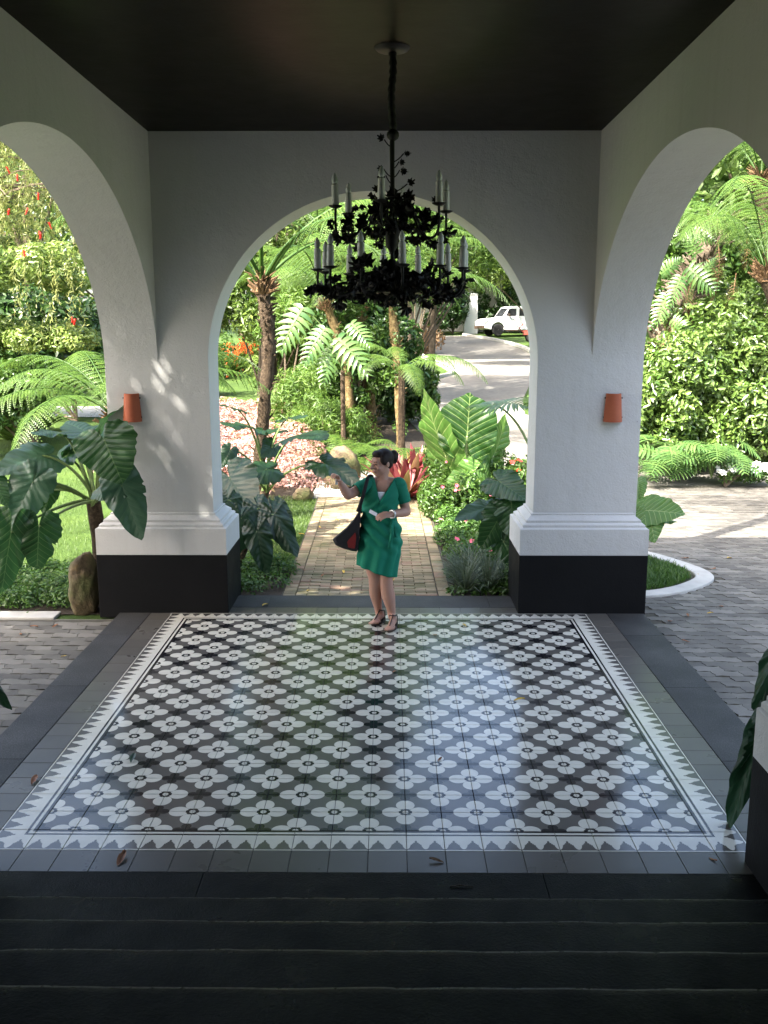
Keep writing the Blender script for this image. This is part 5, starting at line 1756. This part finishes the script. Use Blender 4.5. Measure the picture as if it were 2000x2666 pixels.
def cone(mb, a, b, ra, rb, n=14, k=3):
    a, b = Vector(a), Vector(b)
    mb.tube([a.lerp(b, i / k) for i in range(k + 1)], [ra + (rb - ra) * i / k for i in range(k + 1)], n)
    mb.ball(a, ra, 12, 8)
    mb.ball(b, rb, 12, 8)
def chain(mb, pts):
    for (a, ra), (b, rb) in zip(pts, pts[1:]): cone(mb, a, b, ra, rb)
def ell(mb, c, r, Mr=None, n=18, m=12):
    t_ = MB()
    t_.ball((0, 0, 0), 1, n, m)
    mm = Matrix.Translation(Vector(c)) @ (Mr.to_4x4() if Mr is not None else Matrix.Identity(4)) @ Matrix.Diagonal((r[0], r[1], r[2], 1))
    mb.add([mm @ Vector(p) for p in t_.v], t_.f)
def fuse(mb, name, m, parent, voxel=.006, smooth=6, keep=None):
    """fuse overlapping forms into one continuous skin"""
    me = mb.mesh(name)
    o = bpy.data.objects.new('fuse', me)
    COL.objects.link(o)
    r = o.modifiers.new('r', 'REMESH')
    r.mode = 'VOXEL'
    r.voxel_size = voxel
    s = o.modifiers.new('s', 'SMOOTH')
    s.iterations = smooth
    s.factor = .5
    dg = bpy.context.evaluated_depsgraph_get()
    out = bpy.data.meshes.new_from_object(o.evaluated_get(dg))
    bpy.data.objects.remove(o)
    out.name = name
    out.materials.clear()
    out.polygons.foreach_set('use_smooth', np.ones(len(out.polygons), dtype=bool))
    return inst(name, out, m, parent)
D0 = 8.28
wom = empty('person', Z4(730, 1990, 8.2), 'woman in a green wrap dress with raised hand looking aside, black bag on shoulder', 'person')
wom.location.z = 0
hf = Vector((-.80, -.58, -.10)).normalized()              # where the face looks
hr = hf.cross(Vector((0, 0, 1))).normalized()
hu = hr.cross(hf).normalized()
HM = Matrix((hr, hf, hu)).transposed()
hc = Z4(712, 268, D0)
def H(r, f, u): return hc + hr * r + hf * f + hu * u
mb = MB()
ell(mb, H(0, -.012, .025), (.074, .094, .092), HM)
ell(mb, H(0, .025, -.035), (.062, .068, .072), HM)
ell(mb, H(0, .052, -.088), (.032, .030, .028), HM)
ell(mb, H(0, .072, .02), (.050, .022, .045), HM)
cone(mb, H(0, .092, .012), H(0, .118, -.026), .009, .015, 10)
ell(mb, H(.014, .100, -.029), (.009, .012, .008), HM); ell(mb, H(-.014, .100, -.029), (.009, .012, .008), HM)
ell(mb, H(.038, .066, -.03), (.022, .024, .022), HM); ell(mb, H(-.038, .066, -.03), (.022, .024, .022), HM)
ell(mb, H(0, .084, -.062), (.026, .016, .014), HM)
for s in (-1, 1): ell(mb, H(s * .076, -.015, -.008), (.008, .018, .030), HM)
# neck, chest, hips
nb = Z4(722, 455, D0 + .02)
chain(mb, [(H(0, -.022, -.06), .052), (Z4(718, 400, D0 + .01), .053), (nb, .060)])
def body(X, Y, hw, hd, dd=0.0): ell(mb, Z4(X, Y, D0 + dd), (hw * PX, hd, .09))
shR, shL = Z4(585, 492, D0 + .01), Z4(893, 498, D0 + .01)
chain(mb, [(nb + Vector((0, .01, -.02)), .06), (shR, .058)])
chain(mb, [(nb + Vector((0, .01, -.02)), .06), (shL, .058)])
for X, Y, hw, hd in ((735, 540, 150, .085), (712, 640, 165, .105), (700, 740, 160, .10), (690, 850, 160, .10), (690, 960, 190, .115), (692, 1070, 205, .125), (680, 1150, 195, .12)): body(X, Y, hw, hd)
# legs
for pts in ([((600, 1150, D0), .092), ((618, 1350, D0 - .02), .078), ((640, 1500, D0 - .01), .060), ((640, 1560, D0), .056), ((648, 1660, D0 + .05), .060), ((672, 1790, D0 + .09), .041), ((684, 1880, D0 + .11), .033)],
            [((765, 1150, D0), .090), ((762, 1380, D0 - .01), .074), ((762, 1510, D0 - .03), .062), ((765, 1580, D0 - .03), .060), ((785, 1690, D0 - .01), .064), ((812, 1820, D0 + .01), .043), ((822, 1915, D0 + .02), .034)]):
    chain(mb, [(Z4(*p), r) for p, r in pts])
def foot(heel, toe, s):
    h, t_ = Vector(heel), Vector(toe)
    d = (t_ - h); d.z = 0
    d.normalize()
    q = Vector((-d.y, d.x, 0))
    chain(mb, [(h + Vector((0, 0, .050)), .030), (h.lerp(t_, .4) + Vector((0, 0, .048)), .032), (h.lerp(t_, .78) + Vector((0, 0, .032)), .026)])
    ell(mb, h.lerp(t_, .76) + Vector((0, 0, .030)), (.042, .042, .018))
    for k in range(5):
        o = (k - 2) * .0165 * s
        l = (.205, .210, .203, .190, .172)[k]
        a = h + d * (l - .055) + q * o + Vector((0, 0, .030))
        cone(mb, a, h + d * l + q * o * 1.05 + Vector((0, 0, .026)), .0095, .0095 if k else .012, 8, 2)
def floorpt(X, Y):
    p = Z4(X, Y, 8.0)
    d = (p - CAMP)
    return CAMP + d * (CAM_H / -d.z)
fR = (floorpt(712, 1945), floorpt(622, 2010))
fL = (floorpt(842, 2005), floorpt(795, 2070))
def norm_foot(a, b):
    d = b - a; d.z = 0
    return a, a + d.normalized() * .21
fR, fL = norm_foot(*fR), norm_foot(*fL)
for (a, b), kn, s in ((fR, Z4(684, 1880, D0 + .11), 1), (fL, Z4(822, 1915, D0 + .02), 1)):
    chain(mb, [(kn, .033), (a + Vector((0, 0, .085)) + (b - a) * .12, .032), (a + Vector((0, 0, .05)) + (b - a) * .06, .031)])
    foot(a, b, s)
# arms
elR, wrR = Z4(355, 612, D0 - .10), Z4(268, 478, D0 - .16)
elL, wrL = Z4(978, 790, D0 + .02), Z4(815, 815, D0 - .15)
chain(mb, [(shR, .056), (shR.lerp(elR, .5), .050), (elR, .042), (elR.lerp(wrR, .3), .044), (wrR, .028)])
chain(mb, [(shL, .056), (shL.lerp(elL, .5), .050), (elL, .041), (elL.lerp(wrL, .3), .043), (wrL, .028)])
def hand(w, d, palm_n, curl, side):
    d = d.normalized()
    pn = (palm_n - d * palm_n.dot(d)).normalized()
    sd = d.cross(pn) * side
    Mr = Matrix((sd, d, pn)).transposed()
    ell(mb, w + d * .048, (.038, .050, .017), Mr)
    ell(mb, w + d * .012, (.028, .03, .018), Mr)
    for k in range(4):
        o = sd * (.029 - .0195 * k)
        l = (.070, .078, .073, .058)[k]
        p = w + d * (.088 - .004 * abs(k - 1)) + o
        ang = 0
        for j, q in enumerate((.45, .30, .25)):
            ang += curl * (.6, 1.0, .8)[j]
            e = p + (d * math.cos(ang) + pn * math.sin(ang)) * l * q
            cone(mb, p, e, .0092 - .0006 * j, .0088 - .0006 * j, 8, 1)
            p = e
    p = w + d * .03 + sd * .030
    e = p + (d * .65 + sd * .6 + pn * .5).normalized() * .034
    cone(mb, p, e, .0125, .0105, 8, 1)
    cone(mb, e, e + (d * .85 - sd * .15 + pn * .75).normalized() * .03, .0105, .0088, 8, 1)
hand(wrR, Z4(232, 395, D0 - .2) - wrR, Vector((-.75, -.5, -.35)), 1.05, 1)
hand(wrL, Z4(690, 832, D0 - .22) - wrL, Vector((-.1, .55, -.8)), .55, -1)
body_o = fuse(mb, 'body', SK.m, wom, .0055, 5)
# face details and hair
for s in (-1, 1):
    t_ = MB(); ell(t_, H(s * .030, .0855, .006), (.013, .006, .006), HM, 10, 6)
    t_.build('eye', HAIR, wom, smooth='all')
    t_ = MB(); cone(t_, H(s * .016, .094, .026), H(s * .046, .080, .028), .004, .003, 8, 1)
    t_.build('eyebrow', HAIR, wom, smooth='all')
t_ = MB(); ell(t_, H(0, .098, -.060), (.022, .005, .006), HM, 12, 6)
t_.build('mouth', LIP, wom, smooth='all')
hb = MB()
ell(hb, H(0, -.028, .040), (.083, .096, .090), HM)
ell(hb, H(0, .028, .088), (.062, .058, .036), HM)
for s in (-1, 1): ell(hb, H(s * .062, .002, .035), (.022, .050, .050), HM)
ell(hb, H(0, -.055, -.01), (.070, .055, .06), HM)
ell(hb, H(.0, -.135, .035), (.050, .046, .052), HM)
ell(hb, H(.02, -.155, .0), (.030, .030, .04), HM)
ell(hb, H(-.02, -.13, .075), (.03, .03, .025), HM)
fuse(hb, 'hair', HAIR, wom, .007, 3)
t_ = MB(); ell(t_, H(.02, -.178, .045), (.045, .012, .03), HM, 12, 8)
t_.build('hair_clip', plain('tortoiseshell', (.12, .035, .02), .3, .5, 60, 0), wom, smooth='all')
# dress
SEC = [(425, 742, 104, .050), (455, 738, 138, .064), (490, 735, 168, .080), (540, 730, 180, .098), (600, 715, 188, .122), (660, 707, 192, .132), (720, 702, 190, .126), (790, 692, 186, .116), (850, 688, 190, .116), (920, 690, 206, .124), (1000, 694, 222, .134), (1070, 696, 229, .140), (1160, 690, 228, .140), (1260, 678, 222, .142), (1350, 668, 216, .142), (1480, 660, 210, .142)]
SY = [s[0] for s in SEC]
def sec(Y): return [np.interp(Y, SY, [s[i] for s in SEC]) for i in (1, 2, 3)]
def vhalf(Y): return 103 * max(0, (652 - Y)) / (652 - 428)
NA_, NH_ = 96, 60
v, f = [], []
for a in range(NA_):
    ph = 2 * math.pi * a / NA_
    sn, cs = math.sin(ph), math.cos(ph)
    # where this column starts: the V neckline in front, the collar behind
    top = 432
    if cs > 0:
        for Y in np.linspace(655, 428, 120):
            xc, hw, hd = sec(Y)
            dx = xc + hw * sn - (695 + (742 - 695) * (652 - Y) / 224)
            if abs(dx) > vhalf(Y):
                top = Y
                continue
            break
        top = 655
        for Y in np.linspace(428, 660, 160):
            xc, hw, hd = sec(Y)
            dx = xc + hw * sn - (695 + 47 * (652 - Y) / 224)
            if abs(dx) >= vhalf(Y):
                top = Y
                break
    else: top = 436
    hem = 1408 + 66 * sn + 4 * math.sin(3 * ph)
    for j in range(NH_ + 1):
        t_ = j / NH_
        Y = top + (hem - top) * t_
        xc, hw, hd = sec(Y)
        fold = 0
        if cs > -.3:
            m_ = max(0, 1 - abs(Y - 960) / 330)
            fold += .017 * m_ * math.sin((Y - 860 + (xc + hw * sn - 830) * -.9) * .045)
            m2 = max(0, min(1, (Y - 1000) / 250))
            fold += .010 * m2 * math.sin(ph * 9 + Y * .006)
            m3 = max(0, 1 - abs(Y - 680) / 130)
            fold += .008 * m3 * math.sin((Y + (hw * sn) * .8) * .07)
        fold += .004 * max(0, (Y - 1200) / 250) * math.sin(ph * 6 + 1)
        hw2, hd2 = hw * PX + fold, hd + fold
        k = 1.0
        p = Z4(xc, Y, D0)
        v.append((p.x + hw2 * sn, p.y - hd2 * cs * k, p.z))
for a in range(NA_):
    b = (a + 1) % NA_
    for j in range(NH_):
        f.append((a * (NH_ + 1) + j, a * (NH_ + 1) + j + 1, b * (NH_ + 1) + j + 1, b * (NH_ + 1) + j))
mb = MB().add(v, f)
def sleeve(a, b, r0, r1):
    a, b = Vector(a), Vector(b)
    mb.tube([a.lerp(b, i / 6) for i in range(7)], [r0 + (r1 - r0) * i / 6 + .003 * math.sin(i * 2) for i in range(7)], 20, False)
    mb.ball(a, r0 * .99, 20, 12)
sleeve(shR, shR.lerp(elR, .62), .066, .064)
sleeve(shL, shL.lerp(elL, .64), .066, .066)
dr = mb.build('dress', DRESS.m, wom, smooth='all')
sol = dr.modifiers.new('cloth', 'SOLIDIFY')
sol.thickness = .004
sol.offset = 1
# camisole seen in the neckline
mb = MB()
v, f = [], []
for i in range(9):
    for j in range(7):
        X, Y = 645 + 105 * i / 8, 575 + 100 * j / 6
        q = (X - 700) / 150
        v.append(tuple(Z4(X, Y, D0 - np.interp(Y, [560, 620, 680], [.094, .112, .122]) + .05 * q * q)))
for i in range(8):
    for j in range(6):
        f.append((i * 7 + j, i * 7 + j + 1, (i + 1) * 7 + j + 1, (i + 1) * 7 + j))
c_ = MB().add(v, f).build('camisole', WHT, wom, smooth='all')
c_.modifiers.new('cloth', 'SOLIDIFY').thickness = .003
# sash tied at the hip
for (dx, l, w0) in ((0, 320, 16), (35, 200, 13), (-22, 90, 12)):
    v, f = [], []
    for i in range(11):
        t_ = i / 10
        X, Y = 832 + dx * t_ - 30 * t_ * (dx == 0), 862 + l * t_
        ww = w0 * (.7 + .6 * t_)
        xc, hw, hd = sec(Y)
        q = min(.98, abs((X - xc) / hw))
        dd = -hd * math.sqrt(1 - q * q) - .034
        for s in (-1, 1): v.append(tuple(Z4(X + s * ww, Y, D0 + dd + .004 * s * math.sin(t_ * 9))))
    for i in range(10): f.append((2 * i, 2 * i + 1, 2 * i + 3, 2 * i + 2))
    o = MB().add(v, f).build('sash', DRESS.m, wom, smooth='all')
    o.modifiers.new('cloth', 'SOLIDIFY').thickness = .005
t_ = MB(); ell(t_, Z4(832, 862, D0 - .10), (.03, .02, .024))
t_.build('sash_knot', DRESS.m, wom, smooth='all')
# watch
wd = (wrL - elL).normalized()
wc = wrL - wd * .012
wa = wd.orthogonal().normalized()
wb = wd.cross(wa)
MB().tube([wc + (wa * math.cos(w) + wb * math.sin(w)) * .034 for w in [6.2832 * k / 20 for k in range(21)]], .010, 8, False).build('watch', STEEL, wom, smooth='all')
# sandals
for (a, b), nm in ((fR, 'r'), (fL, 'l')):
    d = (b - a).normalized()
    q = Vector((-d.y, d.x, 0))
    out = []
    for k in range(24):
        w = 6.2832 * k / 24
        l = .5 + .5 * math.cos(w)
        wid = .033 + .012 * math.sin(l * 2.6)
        p = a + d * (-.03 + .245 * l) + q * wid * math.sin(w) * 1.05
        out.append((p.x, p.y))
    s_ = MB().prism(out, .001, .018).build('sandal', BRN, wom, bevel=.003)
    hl = MB().prism([(p.x, p.y) for p in (a + d * -.028 + q * .028, a + d * .03 + q * .03, a + d * .03 - q * .03, a + d * -.028 - q * .028)], .0008, .03)
    hl.build('heel', BRN, s_)
    st_ = MB()
    st_.tube(bez(a + d * .15 + q * .048 + Vector((0, 0, .015)), a + d * .15 + Vector((0, 0, .085)), a + d * .15 - q * .048 + Vector((0, 0, .015)), 8), .006, 6)
    st_.tube(bez(a + d * .175 + Vector((0, 0, .05)), a + d * .10 + Vector((0, 0, .085)), a + d * .055 + Vector((0, 0, .105)), 6), .006, 6)
    st_.tube([a + d * .02 + (d * math.cos(w) * .040 + q * math.sin(w) * .037) + Vector((0, 0, .105 + .012 * math.cos(w))) for w in [6.2832 * k / 16 for k in range(17)]], .0055, 6, False)
    for s in (-1, 1): st_.tube([a + q * s * .034 + Vector((0, 0, .015)), a + d * .01 + q * s * .037 + Vector((0, 0, .102))], .005, 6)
    st_.build('strap', BRN, s_, smooth='all')
# shoulder bag
bag = empty('shoulder_bag', Z4(400, 1000, D0 - .05), 'slouchy black shoulder bag with a red panel hanging at the hip of the woman', 'bag')
poly = [(478, 770), (455, 800), (420, 860), (340, 950), (260, 1020), (196, 1075), (192, 1092), (222, 1145), (300, 1180), (400, 1208), (444, 1212), (462, 1190), (474, 1080), (484, 950), (490, 830), (486, 780)]
v, f = [], []
n = len(poly)
for k, (dd, sc) in enumerate(((-.13, .86), (-.10, 1.0), (.03, 1.0), (.07, .9))):
    for (X, Y) in poly:
        cx_, cy_ = 390, 1040
        v.append(tuple(Z4(cx_ + (X - cx_) * sc, cy_ + (Y - cy_) * sc, D0 + dd)))
for k in range(3):
    for i in range(n): f.append((k * n + i, k * n + (i + 1) % n, (k + 1) * n + (i + 1) % n, (k + 1) * n + i))
f += [tuple(reversed(range(n))), tuple(range(3 * n, 4 * n))]
MB().add(v, f).build('bag_body', BLK, bag, smooth=True)
v = [tuple(Z4(X, Y, D0 - .136)) for X, Y in ((345, 1110), (362, 1085), (400, 1045), (430, 1010), (440, 1040), (438, 1100), (428, 1178), (400, 1180), (355, 1168))]
v2 = [tuple(Z4(X, Y, D0 - .11)) for X, Y in ((345, 1110), (362, 1085), (400, 1045), (430, 1010), (440, 1040), (438, 1100), (428, 1178), (400, 1180), (355, 1168))]
n = len(v)
MB().add(v + v2, [tuple(range(n)), tuple(reversed(range(n, 2 * n)))] + [(i, n + i, n + (i + 1) % n, (i + 1) % n) for i in range(n)]).build('red_panel', REDC, bag)
def strap(pts, w, nm='strap'):
    v, f = [], []
    P = [Vector(p) for p in pts]
    for i, p in enumerate(P):
        d = (P[min(i + 1, len(P) - 1)] - P[max(i - 1, 0)]).normalized()
        q = d.cross(Vector((0, -1, 0)))
        q = q.normalized() if q.length > .1 else Vector((1, 0, 0))
        for s in (-1, 1): v.append(tuple(p + q * w * s))
    for i in range(len(P) - 1): f.append((2 * i, 2 * i + 1, 2 * i + 3, 2 * i + 2))
    o = MB().add(v, f).build(nm, BLK, bag, smooth='all')
    o.modifiers.new('cloth', 'SOLIDIFY').thickness = .006
strap(smoothline([tuple(Z4(618, 418, D0 + .04)), tuple(Z4(590, 405, D0 - .01)), tuple(Z4(562, 440, D0 - .085)), tuple(Z4(530, 560, D0 - .135)), tuple(Z4(492, 690, D0 - .14)), tuple(Z4(455, 790, D0 - .11))], 4), .016)
strap(smoothline([tuple(Z4(618, 418, D0 + .04)), tuple(Z4(570, 470, D0 + .10)), tuple(Z4(530, 640, D0 + .11)), tuple(Z4(488, 800, D0 + .02))], 4), .014)
# what she holds
PAPER = plain('white_paper', (.62, .64, .72), .8, .05, 30, 0)
def slip(label, c, ax, up_, w, h):
    ax = ax.normalized(); up_ = (up_ - ax * up_.dot(ax)).normalized()
    nn = ax.cross(up_)
    mm = Matrix((ax, up_, nn)).transposed().to_4x4()
    mb = MB()
    mb.box((-w / 2, -h / 2, -.003), (w / 2, h / 2, .003), Matrix.Translation(c) @ mm)
    tag(mb.build('paper_slip', PAPER, None), label, 'paper')
slip('folded white slip held at the waist of the woman', Z4(622, 800, D0 - .27), Z4(580, 780, D0 - .25) - Z4(660, 825, D0 - .28), Vector((.3, 0, 1)), .075, .03)
slip('pale blue tag dangling from the raised hand', Z4(232, 470, D0 - .20), Vector((1, .3, 0)), Vector((.25, 0, 1)), .022, .045)

# ------------------------------------------------------------------ far house and pickup
hs = empty('far_house', (4, 61, ground(61)), 'white house with tapered pillars across the driveway', 'house')
WP = plain('white_wall_paint', (.72, .72, .69), .8, .1, 2, .15, .01)
def Z8(X, Y, D): return A((1100 + X / 5.184) / 1.2055, (740 + Y / 5.184) / 1.2055, D)
def slab_poly(name, pts, D, th, m, parent):
    front = [Z8(X, Y, D) for X, Y in pts]
    n = len(front)
    v = [tuple(p) for p in front] + [tuple(p + Vector((0, th, 0))) for p in front]
    return MB().add(v, [tuple(range(n)), tuple(reversed(range(n, 2 * n)))] + [(i, n + i, n + (i + 1) % n, (i + 1) % n) for i in range(n)]).build(name, m, parent)
zb = ground(61) - .3
MB().box((-9, 62, zb), (16, 62.4, 6.6)).build('wall', WP, hs)
slab_poly('pillar', [(556, 668), (560, 560), (600, 440), (640, 225), (650, 120), (745, 120), (745, 668)], 59.5, .8, WP, hs)
slab_poly('pillar', [(175, 668), (178, 400), (200, 380), (236, 400), (245, 668)], 59.5, .7, WP, hs)
GL = plain('dark_window_glass', (.02, .022, .025), .15, .2, 3, 0, .002, .5)
TIM = plain('dark_timber', (.05, .032, .02), .6, .3, 10, .2)
for X0, X1, Y0, Y1 in ((538, 592, 268, 462), (105, 172, 250, 655), (-420, -340, 300, 480), (-620, -540, 300, 480)):
    a, b = Z8(X0, Y1, 61.9), Z8(X1, Y0, 61.9)
    w_ = MB().box((a.x - .08, 61.88, a.z - .08), (b.x + .08, 62.1, b.z + .08)).build('window', TIM, hs)
    MB().box((a.x, 61.86, a.z), (b.x, 61.95, b.z)).build('pane', GL, w_)
MB().box((-10, 58.6, 6.6), (17, 66, 7.0)).build('roof', TIM, hs)
# pickup
car = empty('pickup_truck', Z8(1150, 690, 57.0), 'white pickup truck with canopy parked on the grass by the driveway', 'pickup')
car.location.z = ground(57)
CM = Matrix.Translation(car.location) @ Euler((0, 0, rad(14))).to_matrix().to_4x4()
CW = plain('white_car_paint', (.78, .78, .78), .25, .03, 5, 0, .002, .5)
TYR = plain('tyre_rubber', (.012, .012, .012), .85, .2, 20, .2)
def side(name, pts, y0, y1, m, parent, bevel=.03):
    mb = MB()
    v = [CM @ Vector((x, y0, z)) for x, z in pts] + [CM @ Vector((x, y1, z)) for x, z in pts]
    n = len(pts)
    mb.add(v, [tuple(range(n)), tuple(reversed(range(n, 2 * n)))] + [(i, n + i, n + (i + 1) % n, (i + 1) % n) for i in range(n)])
    return mb.build(name, m, parent, bevel=bevel, seg=2)
def arc(cx_, r, z): return [(cx_ - r * math.cos(w), z + r * math.sin(w)) for w in [math.pi * k / 8 for k in range(9)]]
lower = [(-1.75, .45), (-1.78, .72), (-1.70, .92), (-1.5, 1.0), (-.55, 1.10), (2.45, 1.10), (2.5, .5)] + [(1.62 - .40 * math.cos(math.pi - w) * 1.0, .36 + .42 * math.sin(w)) for w in [math.pi * k / 8 for k in range(9)]] + [(-.52, .36)] + [(-.90 - .42 * math.cos(math.pi - w), .36 + .43 * math.sin(w)) for w in [math.pi * k / 8 for k in range(9)]] + [(-1.4, .42)]
# keep the outline simple: straight sill with two arches
lower = [(-1.75, .45), (-1.78, .72), (-1.70, .92), (-1.5, 1.0), (-.55, 1.10), (2.45, 1.10), (2.5, .45)] + [(1.62 + .42 * math.cos(w), .36 + .44 * math.sin(w)) for w in [math.pi * k / 8 for k in range(9)]] + [(1.1, .36), (-.45, .36)] + [(-.92 + .42 * math.cos(w), .36 + .44 * math.sin(w)) for w in [math.pi * k / 8 for k in range(9)]]
side('body', lower, -.82, .82, CW, car)
side('cab', [(-.62, 1.09), (-.20, 1.66), (-.10, 1.72), (1.0, 1.74), (2.35, 1.72), (2.42, 1.09)], -.74, .74, CW, car)
for x0, x1, sl in ((-.22, .22, .2), (.42, 1.30, 0), (1.45, 2.2, 0)):
    w_ = side('window', [(x0 - sl, 1.16), (x0, 1.58), (x1, 1.58), (x1, 1.16)], -.752, .752, GL, car, .004)
side('windscreen', [(-.60, 1.14), (-.235, 1.62), (-.215, 1.60), (-.57, 1.13)], -.64, .64, GL, car, .003)
side('bumper', [(-1.86, .42), (-1.86, .60), (-1.74, .60), (-1.74, .42)], -.78, .78, TIM, car, .01)
for s in (-1, 1):
    side('headlight', [(-1.79, .74), (-1.765, .88), (-1.6, .92), (-1.62, .76)], s * .80 - .05, s * .80 + .05, STEEL, car, .006)
    for x in (-.92, 1.62):
        mm = CM @ Matrix.Translation((x, s * .74, .35)) @ Euler((rad(90), 0, 0)).to_matrix().to_4x4()
        w_ = MB().lathe([(.20, -.10), (.33, -.11), (.35, -.07), (.35, .07), (.33, .11), (.20, .10)], 24, mm).build('wheel', TYR, car, smooth=True)
        rm = MB().lathe([(.02, -.10), (.20, -.095), (.205, 0), (.20, .095), (.02, .10)], 16, mm)
        rm.build('rim', STEEL, w_, smooth=True)
    side('mirror', [(-.30, 1.12), (-.30, 1.30), (-.22, 1.30), (-.22, 1.12)], s * .88 - .08, s * .88 + .08, TIM, car, .01)
side('step_rail', [(-.42, .28), (-.42, .36), (.4, .36), (.4, .28)], -.86, -.80, TIM, car, .008)
ct_ = empty('garden_cart', Z8(1425, 690, 52), 'small red garden cart half hidden behind the right arch jamb', 'cart')
ct_.location.z = ground(52)
gx, gzz = ct_.location.x, ct_.location.z
RP = plain('rusty_red_paint', (.22, .045, .03), .6, .3, 10, .2)
MB().box((gx - .25, 51.7, gzz + .35), (gx + .7, 52.3, gzz + .6)).build('tray', RP, ct_, bevel=.02)
MB().tube([(gx - .25, 52, gzz + .5), (gx - .5, 52, gzz + .7), (gx - .3, 52, gzz + .95)], .03, 6).build('handle', RP, ct_)
for yy in (51.68, 52.32):
    mm = Matrix.Translation((gx + .1, yy, gzz + .22)) @ Euler((rad(90), 0, 0)).to_matrix().to_4x4()
    MB().lathe([(.03, -.04), (.2, -.05), (.22, 0), (.2, .05), (.03, .04)], 16, mm).build('wheel', TYR, ct_, smooth=True)

# ------------------------------------------------------------------ fallen leaves
def dead_leaf(seed):
    R = random.Random(seed)
    v, f = [], []
    N = 8
    for i in range(N + 1):
        t_ = i / N
        w = .34 * math.sin(math.pi * min(1, t_ * .92 + .04)) ** .8
        c = .10 * math.sin(t_ * 3 + seed) + .04
        v += [(t_ - .5, -w * .5, c + .10), (t_ - .5, 0, c), (t_ - .5, w * .5, c + .06 + R.uniform(0, .08))]
    for i in range(N): f += [(3 * i, 3 * i + 3, 3 * i + 4, 3 * i + 1), (3 * i + 1, 3 * i + 4, 3 * i + 5, 3 * i + 2)]
    return [(x, y, max(z, .01)) for x, y, z in v], f
def litter(px, py, l, m, label=None, group=None, on='floor', z=None):
    D = 6.0
    if z is None: z = .0015 if on == 'floor' else -.05
    d = ray(px, py)
    p = CAMP + d * ((CAM_H - z) / -d.z)
    v, f = dead_leaf(int(px + py) % 9)
    me = mesh_np('fallen_leaf', np.array(v) * l, f, True)
    me.materials.append(M[m])
    o = inst('fallen_leaf', me, None, None, Matrix.Translation(p) @ Euler((0, 0, random.uniform(0, 6.28))).to_matrix().to_4x4())
    tag(o, label, 'leaf', group)
litter(263, 1857, .11, 'litter_b', 'curled brown leaf lying on the plain grey tiles at the front')
litter(943, 1861, .075, 'dead', 'pale dry leaf on the plain grey tiles near the step')
litter(1122, 1513, .085, 'litter_y', 'yellow leaf lying on a white printed flower')
litter(287, 1640, .10, 'dark_bush', 'dark green leaf sliver on the printed tiles')
litter(75, 1687, .10, 'litter_b', 'dry brown leaf on the left edge of the printed border')
litter(950, 1641, .05, 'litter_b', 'small brown leaf scrap near the middle of the printed tiles')
litter(940, 1372, .06, 'litter_b', 'small dark leaf on the tiles beside the sandals')
litter(1003, 1352, .07, 'litter_y', 'yellowed leaf near the back edge of the printed tiles')
litter(852, 1452, .05, 'litter_b', 'tiny brown leaf in front of the woman')
litter(1540, 1857, .05, 'litter_b', 'small dark leaf on the grey tile before the right pier')
litter(573, 1308, .09, 'litter_y', 'yellow leaf on the back granite strip by the left column')
litter(1330, 1300, .06, 'litter_b', 'brown leaf on the granite against the right column base')
R_ = random.Random(55)
for i in range(16):
    px, py = R_.uniform(640, 930), R_.uniform(1110, 1285)
    litter(px, py, R_.uniform(.06, .09), R_.choice(['litter_y', 'litter_b', 'litter_y']), 'small dry leaf fallen on the brick path', 'leaves on the brick path', z=-.012)
for i in range(14):
    px, py = (R_.uniform(1440, 1650), R_.uniform(1150, 1420)) if i > 4 else (R_.uniform(20, 220), R_.uniform(1345, 1460))
    litter(px, py, R_.uniform(.06, .1), R_.choice(['litter_y', 'litter_b', 'litter_b']), 'dry leaf fallen on the grey pavers right of the porch' if i > 4 else 'dry leaf fallen on the grey pavers left of the porch', 'leaves on the right pavers' if i > 4 else 'leaves on the left pavers', z=-.045)
p = CAMP + ray(995, 1914) * ((CAM_H - .006) / -ray(995, 1914).z)
tag(MB().tube([p + Vector((-.05, 0, 0)), p + Vector((0, .006, .002)), p + Vector((.06, -.003, 0))], [.003, .004, .002], 6).build('twig', M['bark'], None), 'thin dry twig on the dark granite before the first step', 'twig')
